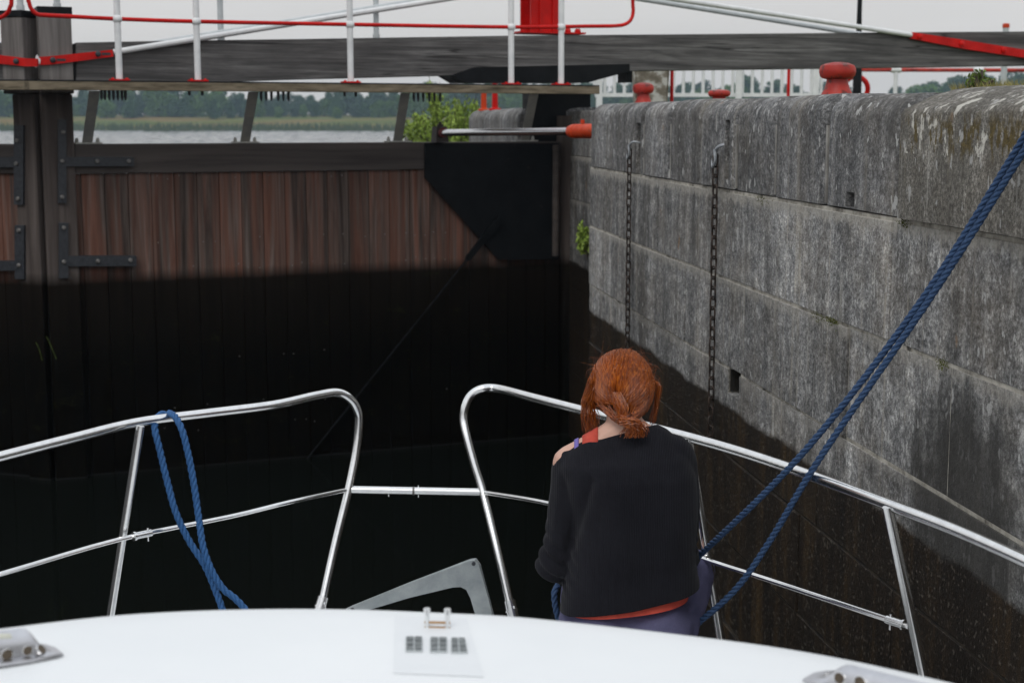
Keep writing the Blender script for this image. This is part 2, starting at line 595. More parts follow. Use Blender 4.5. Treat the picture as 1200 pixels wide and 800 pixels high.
def beam_mat():
    t = NT('weathered_beam')
    w = t.n('TexNoise')
    w.inputs['Scale'].default_value = 1
    w.inputs['Detail'].default_value = 7
    w.inputs['Roughness'].default_value = 0.7
    w.inputs['Distortion'].default_value = 1.2
    t.l(t.co((0.45, 9, 9)), w.inputs['Vector'])
    f = t.noise(1.0, 5, 0.75, t.co((2.5, 60, 60)))
    c = t.ramp(w.outputs[0], [(0.3, (0.050, 0.048, 0.048)), (0.5, (0.098, 0.094, 0.093)), (0.7, (0.20, 0.194, 0.19))])
    c = t.mix(0.7, c, t.ramp(f, [(0.32, 0.45), (0.5, 1.0), (0.68, 1.5)]), 'MULTIPLY')
    c = t.mix(0.8, c, t.ramp(t.noise(0.9, 4, 0.6), [(0.3, 0.65), (0.7, 1.25)]), 'MULTIPLY')
    k = t.math('ABSOLUTE', t.math('SUBTRACT', t.noise(1.0, 3, 0.5, t.co((0.22, 7, 7), (3, 1, 5))), 0.5))
    crack = t.math('MULTIPLY', t.ramp(k, [(0.0, 1.0), (0.010, 0.0)]), t.ramp(t.noise(1.4, 2), [(0.45, 0.0), (0.55, 1.0)]))
    c = t.mix(t.math('MULTIPLY', crack, 0.85), c, (0.012, 0.011, 0.011))
    t.color(c)
    t.set(Roughness=0.8)
    t.b.inputs['Specular IOR Level'].default_value = 0.2
    t.bump(t.math('SUBTRACT', f, crack), 0.5, 0.004)
    return t.m
M['beam'] = beam_mat()
M['walk'] = simple('walkway_timber', (0.035, 0.027, 0.016), (0.27, 0.225, 0.16), 2.6, 0.85, bump=0.4, co=(1, 7, 7), spec=0.15)
def worn_paint(name, a, b, chip, scale, thr, rough=0.5, spec=0.3, amt=0.8):
    t = NT(name)
    n1 = t.noise(6, 4)
    c = t.ramp(n1, [(0.3, a), (0.7, b)])
    ch = t.ramp(t.noise(scale, 6, 0.75), [(thr, 0.0), (thr + 0.03, 1.0)])
    c = t.mix(t.math('MULTIPLY', ch, amt), c, chip)
    t.color(c)
    t.set(Roughness=t.ramp(t.noise(11, 4, 0.7), [(0.35, max(rough - 0.15, 0.1)), (0.7, rough + 0.2)]))
    t.b.inputs['Specular IOR Level'].default_value = spec
    t.bump(t.math('SUBTRACT', n1, ch), 0.3, 0.003)
    return t.m
M['black'] = worn_paint('black_paint', (0.004, 0.005, 0.006), (0.010, 0.011, 0.013), (0.05, 0.042, 0.036), 9, 0.66, 0.55, 0.15)
M['iron'] = simple('black_iron', (0.010, 0.012, 0.016), (0.035, 0.038, 0.045), 40, 0.5, bump=0.3)
M['bolt'] = simple('worn_steel', (0.10, 0.095, 0.09), (0.26, 0.25, 0.24), 60, 0.5, metal=0.6)
M['strut'] = simple('weathered_steel', (0.26, 0.27, 0.27), (0.42, 0.40, 0.35), 7, 0.7, bump=0.2)
M['red'] = worn_paint('red_paint', (0.40, 0.004, 0.003), (0.60, 0.009, 0.006), (0.10, 0.03, 0.02), 16, 0.66, 0.45, 0.2)
M['bollard'] = worn_paint('worn_red_paint', (0.27, 0.014, 0.010), (0.52, 0.05, 0.032), (0.07, 0.030, 0.025), 15, 0.555, 0.5, 0.3)
M['orange'] = worn_paint('orange_red_paint', (0.44, 0.032, 0.006), (0.60, 0.065, 0.010), (0.13, 0.045, 0.02), 20, 0.60, 0.5, 0.25)
M['white'] = simple('white_paint', (0.62, 0.63, 0.64), (0.78, 0.79, 0.79), 8, 0.4)
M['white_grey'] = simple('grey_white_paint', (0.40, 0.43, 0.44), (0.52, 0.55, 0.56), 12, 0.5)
M['chrome'] = simple('stainless_steel', (0.72, 0.72, 0.72), (0.86, 0.86, 0.85), 25, 0.21, metal=1.0)
M['cast'] = simple('cast_chrome', (0.50, 0.50, 0.52), (0.62, 0.62, 0.64), 30, 0.30, metal=1.0)
M['lens'] = simple('cream_lens', (0.50, 0.50, 0.42), (0.62, 0.62, 0.54), 20, 0.25)
M['ram'] = simple('polished_ram', (0.55, 0.55, 0.57), (0.68, 0.68, 0.7), 30, 0.2, metal=1.0)
M['chain'] = simple('chain_iron', (0.015, 0.015, 0.017), (0.075, 0.05, 0.036), 50, 0.55, metal=0.5, bump=0.3)
M['zinc'] = simple('shackle_steel', (0.20, 0.22, 0.24), (0.42, 0.44, 0.46), 60, 0.45, metal=0.5)
M['galv'] = simple('galvanised_steel', (0.20, 0.225, 0.235), (0.36, 0.385, 0.39), 11, 0.5, metal=0.45, bump=0.15)

def gel_mat():
    t = NT('white_gelcoat')
    n1 = t.noise(2.0, 4)
    n2 = t.noise(55, 3, 0.6)
    c = t.ramp(n1, [(0.3, (0.735, 0.755, 0.765)), (0.7, (0.79, 0.805, 0.81))])
    sp = t.ramp(n2, [(0.74, 0.0), (0.78, 1.0)])
    c = t.mix(t.math('MULTIPLY', sp, 0.12), c, (0.5, 0.47, 0.42))
    t.color(c)
    t.set(Roughness=0.42)
    t.b.inputs['Specular IOR Level'].default_value = 0.35
    return t.m
M['gel'] = gel_mat()
M['pad'] = simple('grey_patch', (0.69, 0.71, 0.725), (0.745, 0.762, 0.772), 8, 0.4)
M['grille'] = simple('dark_grille', (0.03, 0.04, 0.045), (0.22, 0.24, 0.24), 90, 0.4)
M['bronze'] = simple('bronze', (0.35, 0.20, 0.09), (0.5, 0.32, 0.18), 30, 0.3, metal=0.8)
M['hole'] = simple('dark_hole', (0.05, 0.035, 0.022), (0.14, 0.11, 0.075), 30, 0.7)
M['rope'] = simple('blue_rope', (0.007, 0.050, 0.15), (0.024, 0.115, 0.30), 160, 0.75, bump=0.6, dist=0.002)
M['mrope'] = simple('navy_blue_rope', (0.012, 0.033, 0.088), (0.030, 0.074, 0.165), 160, 0.8, bump=0.6, dist=0.002)

def water_mat():
    t = NT('dark_lake_water')
    t.color((0.004, 0.005, 0.004))
    t.set(Roughness=0.06)
    t.b.inputs['IOR'].default_value = 1.33
    h = t.math('ADD', t.noise(0.9, 3, 0.5, t.co((1, 1.6, 1))), t.math('MULTIPLY', t.noise(5, 2), 0.2))
    t.bump(h, 0.10, 0.05)
    return t.m
M['water'] = water_mat()
def lake_mat():                              # open water, ruffled by the wind
    t = NT('ruffled_lake_water')
    t.color((0.01, 0.014, 0.013))
    t.set(Roughness=0.08)
    t.b.inputs['IOR'].default_value = 1.33
    h = t.math('ADD', t.noise(0.30, 4, 0.6, t.co((0.7, 1.5, 1))), t.math('MULTIPLY', t.noise(1.2, 3), 0.4))
    t.bump(h, 0.3, 0.2)
    return t.m
M['lake'] = lake_mat()

def grass_mat(name, a, b, s):
    return simple(name, a, b, s, 0.9, bump=0.4, dist=0.02, spec=0.1)
M['lawn'] = grass_mat('lockside_grass', (0.045, 0.065, 0.02), (0.10, 0.12, 0.045), 6)

def meadow_mat():
    t = NT('far_meadow')
    n1 = t.noise(1.0, 5, 0.65, t.co((0.02, 0.10, 0.3)))
    t.color(t.ramp(n1, [(0.36, (0.065, 0.10, 0.022)), (0.5, (0.13, 0.13, 0.04)), (0.62, (0.20, 0.115, 0.055))]))
    t.set(Roughness=0.95)
    t.b.inputs['Specular IOR Level'].default_value = 0.05
    return t.m
M['meadow'] = meadow_mat()
M['reed'] = simple('reed_green', (0.045, 0.075, 0.03), (0.10, 0.115, 0.05), 0.6, 0.9, spec=0.05)
M['bark'] = simple('bark', (0.05, 0.04, 0.03), (0.10, 0.085, 0.065), 12, 0.9, bump=0.5)

def leaf_mat(name, a, b, scale, trans=0.25):
    t = NT(name)
    n1 = t.noise(scale, 4, 0.7)
    t.color(t.ramp(n1, [(0.3, a), (0.7, b)]))
    t.set(Roughness=0.7)
    t.b.inputs['Specular IOR Level'].default_value = 0.15
    t.b.inputs['Subsurface Weight'].default_value = 0.0
    return t.m
M['leafA'] = leaf_mat('dark_leaves', (0.028, 0.062, 0.024), (0.065, 0.125, 0.042), 0.6)
M['leafB'] = leaf_mat('mid_leaves', (0.055, 0.115, 0.024), (0.12, 0.20, 0.048), 0.6)
M['leafC'] = leaf_mat('grey_green_leaves', (0.032, 0.066, 0.038), (0.068, 0.115, 0.062), 0.6)
M['willow'] = leaf_mat('willow_leaves', (0.15, 0.24, 0.03), (0.36, 0.46, 0.11), 5)
M['weed'] = leaf_mat('weed_leaves', (0.06, 0.10, 0.02), (0.16, 0.21, 0.05), 20)
M['drygrass'] = leaf_mat('dry_grass', (0.16, 0.15, 0.05), (0.30, 0.26, 0.10), 20)

def pillar_mat():
    t = NT('lichen_stone')
    n1 = t.noise(7, 4, 0.6)
    c = t.ramp(n1, [(0.4, (0.15, 0.13, 0.10)), (0.5, (0.25, 0.22, 0.18)), (0.58, (0.55, 0.54, 0.51))])
    t.color(c)
    t.set(Roughness=0.9)
    return t.m
M['pillar'] = pillar_mat()

# ------------------------------------------------------------------ setting: water, far bank, lockside
def sheet(name, xs, ys, hf, mat, M4=None):
    bm = new()
    g = [[bm.verts.new((M4 @ V((x, y, hf(x, y)))) if M4 else V((x, y, hf(x, y)))) for x in xs] for y in ys]
    for j in range(len(ys) - 1):
        for i in range(len(xs) - 1):
            bm.faces.new((g[j][i], g[j][i + 1], g[j + 1][i + 1], g[j + 1][i]))
    o = build(name, bm, mat)
    tag(o, kind='structure')
    return o

sheet('lock_water', [-60, -8, 0, 8, 60], [-60, 0, 12, 24], lambda x, y: 0.0, M['water'])
def wave(x, y):                              # wind ripples where the lake lies open
    if y <= 90 or y > 500 or x < -175 or x > 15: return 0.0
    return 0.30 * noise.noise(V((x * 0.35, y * 0.42, 0.3))) + 0.12 * noise.noise(V((x * 0.8 + 7, y * 0.95, 4.1)))
sheet('lake_water', [-1600, -400, -180] + [-175 + 0.95 * i for i in range(200)] + [20, 60, 1600],
      [24, 60, 88] + [90 + 1.05 * i for i in range(384)] + [500, 600, 4000], wave, M['lake'])
BANK = 470.0
def bank_h(x, y):
    d = y - (BANK + 10 * noise.noise(V((x * 0.012, 3.1, 0))))
    if d < 0: return -0.8
    return -0.4 + 0.9 * min(d / 6, 1) + 4.2 * min(max(d - 6, 0) / 50, 1) + 0.9 * noise.noise(V((x * 0.02, y * 0.02, 0))) * min(d / 60, 1) \
        + 0.004 * max(d - 66, 0)
sheet('far_bank', [-1500, -900, -600, -420] + list(range(-300, 301, 8)) + [420, 600, 900, 1500],
      [450, 460] + list(range(464, 560, 6)) + [580, 620, 700, 900, 1400, 2200, 3900], bank_h, M['meadow'])

# wall frame: local x runs away along the lock, local y points into the chamber
WX0, WSL = 1.8725, -0.125
WANG = math.atan2(1, WSL)
WLOC = V((WX0, 0, 0))
WMAT = Matrix.Translation(WLOC) @ Matrix.Rotation(WANG, 4, 'Z')
WLEN = math.hypot(1, WSL)
def wt(px):                                  # column of the photograph -> distance along the wall
    k = (px - 600) / F
    return WX0 / (k - WSL) * WLEN
def wt2(px, y):                              # the same for a line set back from the face
    return (WX0 - y * WLEN) / ((px - 600) / F - WSL) * WLEN
def wpt(t, y, z):
    return WMAT @ V((t, y, z))

END1, END2, END3 = 10.78, 14.55, 19.5
def land_h(x, y):
    h = 3.09 + 0.015 * noise.noise(V((x * 0.4, y * 0.4, 0)))
    if x > 44: h -= (x - 44) * 0.35
    if x > 19.5: h -= 1.3 * max(0.0, y + 0.78 + (x - 19.5) * 0.33)
    return max(h, -1)
sheet('lockside_ground', [-8, -2, 2, 4, 6, 8, 10, 12, 14, 16, 18, 19.5, 22, 26, 30, 36, 44, 50, 56],
      [-120, -60, -30, -15, -12, -10, -8, -6, -5, -4, -3, -2, -1.5, -1.05, -0.78], land_h, M['lawn'], WMAT)
sheet('bank', [19.52, 20.2, 21, 22, 24, 28, 34, 44, 56], [-0.78, -0.5, -0.2, 0.1, 0.5, 1.0, 1.6],
      lambda x, y: max(land_h(x, y) - 2.3 * max(y + 0.78, 0) ** 0.75, -0.9), M['lawn'], WMAT)
bm = new()
for v in hexa(bm, [WMAT @ V(p) for p in ((-8, 8.9, -1), (19.4, 8.9, -1), (19.4, 30, -1), (-8, 30, -1), (-8, 8.9, 3.1), (19.4, 8.9, 3.1), (19.4, 30, 3.1), (-8, 30, 3.1))]): pass
paint(bm, bm.faces, 1.0)
tag(build('quay', bm, M['coping'], smooth=False), kind='structure')

# ------------------------------------------------------------------ lock wall
wall = thing('lock_wall', 'long grey stone lock wall with rounded coping and a black wet band along its foot', 'wall', WLOC, WANG)
bm = new()
courses = [-0.6, -0.16, 0.25, 0.66, 1.06, 1.468, 1.873, 2.279, 2.682]
rng = random.Random(5)
for z0, z1 in zip(courses, courses[1:]):
    t = -6.0 + rng.random()
    while t < END1 - 0.01:
        L = rng.uniform(0.85, 1.5)
        e = t + L
        if END1 - e < 0.5: e = END1
        o_ = rng.uniform(-0.007, 0.004)
        tbox(bm, rng.uniform(0.72, 1.22), t + 0.0015, e - 0.0015, -0.5, o_, z0 + 0.006, z1 - 0.007, 0.003)
        t = e
    t = END2 + 0.15
    while t < END3 - 0.01:
        e = t + rng.uniform(0.8, 1.3)
        if END3 - e < 0.4: e = END3
        tbox(bm, rng.uniform(0.8, 1.2), t + 0.002, e - 0.002, -0.5, rng.uniform(-0.006, 0.004), z0 + 0.003, z1 - 0.003, 0.008)
        t = e
    tbox(bm, 0.8, END1 + 0.0, END2 + 0.15, -0.95, -0.49, z0 + 0.002, z1 - 0.002, 0.004)
tbox(bm, 0.8, END1 - 0.3, END1 - 0.002, -0.95, -0.502, -0.6, 2.682)
tbox(bm, 1.0, END1, END2 + 0.15, -0.95, -0.5, 2.684, 3.09, 0.01)
jts = [END1] + [wt(p) for p in (709, 752, 783, 819, 859, 905, 964, 1052)]
masonry = build('masonry', bm, M['stone'], wall, smooth=False)
cb = new()
for px_, py_, w_, h_ in ((863, 441, 0.20, 0.11),):
    q = wt(px_)
    d = ray(px_, py_)
    box(cb, q - w_ / 2, q + w_ / 2, -0.42, 0.05, 1.873 - h_ - 0.004, 1.873 - 0.004)
cut(masonry, cb)
bm = new()
box(bm, -5, END1 - 0.006, -0.5, -0.007, -0.5, 2.688)
box(bm, END2 + 0.16, END3 - 0.006, -0.5, -0.0125, -0.5, 2.68)
for j_ in jts[1:]:                           # pointing between the coping stones
    pass
lb = new()
for j_ in jts[1:]:
    box(lb, j_ - 0.010, j_ + 0.010, -0.4, -0.006, 2.70, 2.985)
build('lime_pointing', lb, simple('lime_pointing', (0.07, 0.065, 0.06), (0.40, 0.385, 0.35), 8, 0.95, bump=0.4), wall, smooth=False)
joint = build('mortar_joints', bm, M['mortar'], wall, smooth=False)
cb = new()
q = wt(863)
box(cb, q - 0.10, q + 0.10, -0.42, 0.05, 1.70, 1.88)
cut(joint, cb)
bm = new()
box(bm, q + 0.092, q + 0.0975, -0.41, -0.012, 1.766, 1.866)  # near-black lining added to paint the hole's inner shade and dirt
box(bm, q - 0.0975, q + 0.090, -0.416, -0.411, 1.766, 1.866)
build('hole_shade_lining', bm, simple('hole_dirt_shade', (0.006, 0.006, 0.005), (0.02, 0.017, 0.013), 20, 0.95), wall, smooth=False)

def coping(t0, t1, mat, proud=0.0, r=0.125, top=3.12, chamfer=False, endround=False):
    bm = new()
    prof = [(-0.78, 2.694), (proud, 2.694)]
    if chamfer:
        prof += [(proud, 3.022), (proud - 0.014, 3.040), (proud - 0.10, top - 0.026), (proud - 0.18, top - 0.006), (proud - 0.26, top)]
    else:
        prof += [(proud, top - r)]
        prof += [(proud - r + r * math.cos(a), top - r + r * math.sin(a)) for a in (math.radians(x) for x in range(15, 91, 15))]
    prof += [(-0.78, top)]
    k = max(3, int((t1 - t0) / 0.12))
    ts = [t0 + 0.004, t0 + 0.018, t0 + 0.045] + [t0 + (t1 - t0) * i / k for i in range(1, k)] + [t1 - 0.045, t1 - 0.018, t1 - 0.004]
    rings = []
    for i, t in enumerate(ts):
        s = 0.034 if i in (0, len(ts) - 1) else 0.010 if i in (1, len(ts) - 2) else 0.0
        ring = []
        for j, (y, z) in enumerate(prof):
            f = 1 if j >= 1 and j < len(prof) - 1 else 0
            w = 0.010 * noise.noise(V((t * 1.7, y * 3, z * 3))) * f
            if endround and i >= len(ts) - 3 and f:
                s = (0.006, 0.03, 0.09)[i - (len(ts) - 3)]
            ring.append(V((t, y - s * f + w, z - (s if z > top - 0.06 else 0) + w * 0.5)))
        rings.append(ring)
    R = [[bm.verts.new(p) for p in r_] for r_ in rings]
    n = len(prof)
    for A, B in zip(R, R[1:]):
        for j in range(n):
            bm.faces.new((A[j], A[(j + 1) % n], B[(j + 1) % n], B[j]))
    bm.faces.new(R[0][::-1]); bm.faces.new(R[-1])
    paint(bm, bm.faces, rng.uniform(0.78, 1.15))
    return build('coping_stone', bm, mat, wall, auto=50)

cops = []
for a, b in zip(jts, jts[1:]):
    cops.append(coping(b, a, M['coping'], proud=rng.uniform(-0.004, 0.006), r=0.09, top=3.118 - 0.024 * (END1 - a) / 5.5 + rng.uniform(-0.004, 0.004), endround=(a == END1)))
near = jts[-1]
coping(near - 1.25, near, M['coping_warm'], proud=0.024, top=3.105, chamfer=True)
t = near - 1.25
while t > -4:
    L = rng.uniform(0.9, 1.3)
    coping(t - L, t, M['coping_warm'], proud=0.02, top=3.10, chamfer=True)
    t -= L
t = END2 + 0.15
while t < END3 - 0.1:
    e = min(t + 0.75, END3)
    coping(t, e, M['coping'], top=3.13, endround=(e == END3))
    t = e
# iron rings' slots and the small drain hole
def slot(px_, zc, h_, w_, ti):
    cb = new()
    q = wt(px_)
    box(cb, q - w_ / 2, q + w_ / 2, -0.26, 0.06, zc - h_ / 2, zc + h_ / 2)
    for c_ in cops:
        xs = [v.co.x for v in c_.data.vertices]
        if min(xs) < q + w_ / 2 and max(xs) > q - w_ / 2:
            bb = new()
            box(bb, q - w_ / 2, q + w_ / 2, -0.26, 0.06, zc - h_ / 2, zc + h_ / 2)
            cut(c_, bb)
    cb.free()
slot(746, 2.84, 0.30, 0.12, 0)
slot(851, 2.87, 0.27, 0.075, 0)
slot(995, 2.726, 0.052, 0.09, 0)
for px_, zc, h_ in ((746, 2.84, 0.27), (851, 2.87, 0.24)):
    bm = new()
    q = wt(px_)
    box(bm, q - 0.006, q + 0.008, -0.20, -0.10, zc - h_ / 2, zc + h_ / 2, 0.004)
    build('ring_bar', bm, M['iron'], wall, smooth=False)

bm = new()
rm = random.Random(31)
for px0, n_, zj in ((979, 150, 2.279), (963, 60, 2.279), (1112, 90, 2.279), (893, 60, 2.682), (1060, 90, 2.682)):
    for k in range(n_):
        t = wt(px0 + rm.gauss(0, 3.5))
        c = wpt(t, rm.uniform(0.0, 0.010), zj - 0.004 + rm.gauss(0, 0.009))
        leaf_quad_ = V((rm.uniform(-1, 1), rm.uniform(-1, 1), rm.uniform(-1, 1))).normalized() * 0.006
        o2 = V((rm.uniform(-1, 1), rm.uniform(-1, 1), rm.uniform(-1, 1))).normalized() * 0.006
        bm.faces.new([bm.verts.new(c), bm.verts.new(c + leaf_quad_), bm.verts.new(c + o2)])
mo = build('moss', bm, leaf_mat('moss_green', (0.045, 0.055, 0.008), (0.11, 0.12, 0.02), 40), smooth=False)
tag(mo, 'small tufts of moss in the joints of the lock wall', 'moss', kind='stuff')

# hanging chains -----------------------------------------------------------
def link_path(c, L, w, ax):
    up = V((0, 0, 1))
    out = []
    for i in range(16):
        q = 2 * math.pi * i / 16
        x, z = math.cos(q) * w, math.sin(q) * w
        z += (L / 2 - w) * (1 if math.sin(q) > 0 else -1) if abs(math.sin(q)) > 1e-6 else 0
        out.append(c + ax * x + up * z)
    return out
def chain(px_, top_z, label, bright_knot):
    t = wt(px_)
    base = wpt(t, 0.045, top_z)
    th = thing('hanging_chain', label, 'chain', base, 0, 'chains hanging down the lock wall')
    bm = new()
    ax1 = V((math.cos(WANG), math.sin(WANG), 0))
    ax2 = V((-ax1.y, ax1.x, 0))
    z = top_z - 0.02
    k = 0
    while z > (1.45 if bright_knot else 1.6):
        sw = 0.004 * noise.noise(V((z * 3, px_, 0)))
        a = 0.5 + 0.12 * math.sin(k * 1.7)
        ax = (ax1 * math.cos(a) + ax2 * math.sin(a)) if k % 2 else (ax1 * math.sin(a) - ax2 * math.cos(a))
        c = wpt(t + sw, 0.033, z)
        tube(bm, link_path(c, 0.060, 0.0145, ax), 0.0047, 6, closed=True)
        z -= 0.0475
        k += 1
    build('chain_links', bm, M['chain'], th, world=True)
    bm = new()
    a = wpt(t - 0.05, -0.06, top_z + (0.055 if bright_knot else 0.03))
    b = wpt(t, 0.033, top_z)
    tube(bm, catmull([a, wpt(t - 0.035, 0.01, top_z + 0.05), wpt(t - 0.012, 0.035, top_z + 0.03), b, wpt(t + 0.022, 0.04, top_z - 0.02),
                      wpt(t, 0.045, top_z - 0.05), wpt(t - 0.022, 0.04, top_z - 0.02), wpt(t - 0.006, 0.04, top_z + 0.03)], 5),
         0.0062 if not bright_knot else 0.0075, 7)
    build('shackle', bm, M['zinc'], th, world=True)
chain(743, 2.83, 'dark chain on the lock wall, farther one beside the corner of the gate recess', False)
chain(845, 2.84, 'rusty chain with a bright galvanised shackle on the lock wall, nearer of the two chains', True)

# ------------------------------------------------------------------ lock gates
class Leaf:
    def __init__(self, Mxy, ang, left):
        self.left = left
        self.M = V((Mxy[0], Mxy[1], 0))
        s, c = math.sin(ang), math.cos(ang)
        self.e = V((-c, s, 0)) if left else V((c, s, 0))
        self.n = V((-s, -c, 0)) if left else V((s, -c, 0))
        self.rot = math.atan2(self.e.y, self.e.x)
        self.ys = 1 if left else -1
    def at(self, px, py, off):
        d = ray(px, py)
        k = ((self.M - EYE).dot(self.n) + off) / d.dot(self.n)
        p = EYE + d * k
        return (p - self.M).dot(self.e), p.z
    def L(self, s, off, z):
        return V((s, self.ys * off, z))
    def box(self, bm, s0, s1, o0, o1, z0, z1, bev=0):
        box(bm, s0, s1, self.ys * o0, self.ys * o1, z0, z1, bev)
    def poly(self, bm, pxs, o_front, o_back):
        pts = [V((s, 0, z)) for s, z in (self.at(x, y, o_front) for x, y in pxs)]
        prism(bm, pts, (0, self.ys * o_front, 0), (0, self.ys * o_back, 0))
    def pt(self, px, py, off):
        s, z = self.at(px, py, off)
        return self.L(s, off, z)

MITRE = (-3.868, 12.70)
R = Leaf(MITRE, math.atan(0.42), False)
Lf = Leaf(MITRE, math.radians(18), True)
gate = thing('lock_gate', 'timber lock gate leaf of reddish planks under the long grey balance beam', 'lock gate', R.M, R.rot, 'mitre gates')
lgate = thing('lock_gate', 'lock gate leaf cut by the left edge of the frame, mostly just its mitre post', 'lock gate', Lf.M, Lf.rot, 'mitre gates')

sP, _ = R.at(90, 250, 0.02)                   # end of the mitre post
sH, _ = R.at(656, 250, 0.0)                   # start of the heel post
zTop = R.at(300, 168, 0.03)[1]
zRail = R.at(300, 201, 0.03)[1]
# planking
bm = new()
s = sP
i = 0
s = 0.31 + BW * math.floor((sP - 0.31) / BW)
while s < sH:
    R.box(bm, max(s, sP) + 0.002, min(s + BW, sH) - 0.002, -0.07 + 0.0, rng.uniform(-0.003, 0.003), -0.7, zRail - 0.003, 0.004)
    s += BW
plank_bm = bm
bm = new()
R.box(bm, sP + 0.001, sH - 0.002, -0.26, 0.03, zRail, zTop, 0.008)
top_rail = build('top_rail', bm, M['rail_wood'], gate, smooth=False)
bm = new()
R.box(bm, sP + 0.01, sH, -0.24, -0.075, -0.7, zRail - 0.01)
build('rear_frame', bm, M['rail_wood'], gate, smooth=False)
# nails stay in the planking's own mesh
old_faces = set(plank_bm.faces)
for zz in (zRail - 0.03, Z_WET + 0.30, Z_WET + 0.06, 0.95, 0.55, 0.35):
    s = 0.31 + BW * 3
    while s < sH - 1.2:
        for q in (0.045, 0.145):
            if rng.random() < (0.45 if zz > Z_WET else 0.8): continue
            ball(plank_bm, R.L(s + q + rng.uniform(-0.01, 0.01), 0.004, zz + rng.uniform(-0.025, 0.025)), (0.0058, 0.004, 0.0058), 1)
        s += BW
for f in plank_bm.faces:
    if f not in old_faces: f.material_index = 1
pk = build('planking', plank_bm, M['plank'], gate, smooth=False)
pk.data.materials.append(M['bolt'])
# mitre post
pz1 = R.at(70, 18, 0.17)[1]
bm = new()
R.box(bm, 0.006, sP, -0.22, 0.17, R.at(70, 107, 0.17)[1] - 0.02, pz1, 0.012)
sq, _ = R.at(46, 200, 0.05)
R.box(bm, 0.006, sP - 0.002, -0.22, 0.06, -0.7, R.at(70, 107, 0.17)[1] - 0.021, 0.012)
mpost = build('mitre_post', bm, M['post'], gate, smooth=False)
bm = new()
R.box(bm, 0.0, sP + 0.008, -0.23, 0.18, pz1 + 0.001, R.at(70, 8, 0.18)[1], 0.006)
build('post_cap', bm, M['black'], mpost, smooth=False)
# heel post
bm = new()
sE, _ = R.at(676, 250, 0.0)
lathe(bm, [(0.165, -0.7), (0.165, 3.05)], R.L(sH + 0.17, -0.13, 0), 24)
build('heel_post', bm, M['post'], gate)
bm = new()
sa, _ = R.at(646, 250, 0.07); sb, _ = R.at(657, 250, 0.07)
tube(bm, [R.L((sa + sb) / 2, 0.06, Z_WET + 0.05), R.L((sa + sb) / 2, 0.06, 2.78)], 0.032, 10)
build('guide_pipe', bm, M['rail_wood'], gate)
# steel cheek plate and brace
bm = new()
R.poly(bm, [(498, 168), (655, 168), (655, 304), (584, 304), (498, 208)], 0.05, 0.031)
build('steel_plate', bm, M['black'], gate, smooth=False)
bm = new()
R.poly(bm, [(622, 109), (692, 109), (692, 168), (622, 168)], -0.10, -0.30)
build('heel_bracket', bm, M['black'], gate, smooth=False)
bm = new()
a, b = R.pt(586, 256, 0.075), R.pt(345, 556, 0.03)
dv = (b - a).normalized()
pv = V((-dv.z, 0, dv.x)) * 0.035
prism(bm, [a + pv * 0.9, a - pv * 0.9, a.lerp(b, 0.16) - pv * 0.8, a.lerp(b, 0.17) - pv * 0.16, b - pv * 0.14, b + pv * 0.14, a.lerp(b, 0.17) + pv * 0.16, a.lerp(b, 0.16) + pv * 0.8], (0, -0.012, 0), (0, 0.012, 0))
brace = build('diagonal_brace', bm, M['black'], gate, smooth=False)
# strap irons
def strap(leaf, parent, rects, off0, off1, bolts):
    bm = new()
    for k, (x0, y0, x1, y1) in enumerate(rects):
        o_ = off1 - 0.003 * k
        leaf.poly(bm, [(x0, y0), (x1, y0), (x1, y1), (x0, y1)], o_, off0)
    st = build('strap_iron', bm, M['iron'], parent, smooth=False)
    for x, y in bolts:
        bm = new()
        c = leaf.pt(x, y, off1 + 0.004)
        lathe(bm, [(0.019, -0.006), (0.019, 0.006), (0.012, 0.013)], c, 8, ax=(0, leaf.ys, 0))
        build('bolt', bm, M['bolt'], st)
strap(R, gate, [(68, 140, 78, 238), (78, 184, 157, 195)], 0.0, 0.085, [(74, 155), (73, 189), (73, 231), (114, 189), (151, 189)])
strap(R, gate, [(69, 261, 80, 326), (80, 300, 160, 312)], 0.0, 0.085, [(75, 267), (75, 307), (115, 306), (153, 305)])
# balance beam
bm = new()
R.poly(bm, [(89, 50), (200, 48), (350, 46), (600, 42), (850, 40), (1060, 38), (1290, 36.5), (1290, 75.5), (1060, 79), (850, 81.5), (740, 83), (540, 88), (345, 93), (200, 98), (89, 102)], 0.15, -0.20)
bmesh.ops.bevel(bm, geom=[e for e in bm.edges], offset=0.008, segments=1, affect='EDGES')
beam = build('balance_beam', bm, M['beam'], gate, smooth=False)
bm = new()
R.poly(bm, [(530, 88), (556, 79), (738, 75), (738, 84), (700, 94), (690, 97), (545, 97)], 0.165, -0.22)
build('beam_chock', bm, M['black'], gate, smooth=False)
bm = new()
R.poly(bm, [(735, 82), (741, 82), (741, 97), (735, 97)], 0.10, -0.1)
build('beam_peg', bm, M['black'], gate, smooth=False)
# walkway
WOFF = 0.60
sW0, zW1 = R.at(30, 95.5, WOFF)
sW1, _ = R.at(703, 98, WOFF)
zW0 = R.at(300, 107.5, WOFF)[1]
zW1 = R.at(300, 96, WOFF)[1]
bm = new()
R.box(bm, sW0, sW1, WOFF - 0.055, WOFF, zW0, zW1 - 0.012, 0.006)
for k in range(3):
    R.box(bm, sW0 + 0.01, sW1 - 0.01, 0.20 + k * 0.117, 0.20 + k * 0.117 + 0.113, zW0 + 0.03, zW1 - 0.014, 0.004)
walk = build('walkway', bm, M['walk'], gate, smooth=False)
bm = new()
R.box(bm, sW0 + 0.03, sW1, 0.22, WOFF - 0.003, zW1 - 0.012, zW1 + 0.0, 0.002)
build('tread_grating', bm, M['black'], walk, smooth=False)
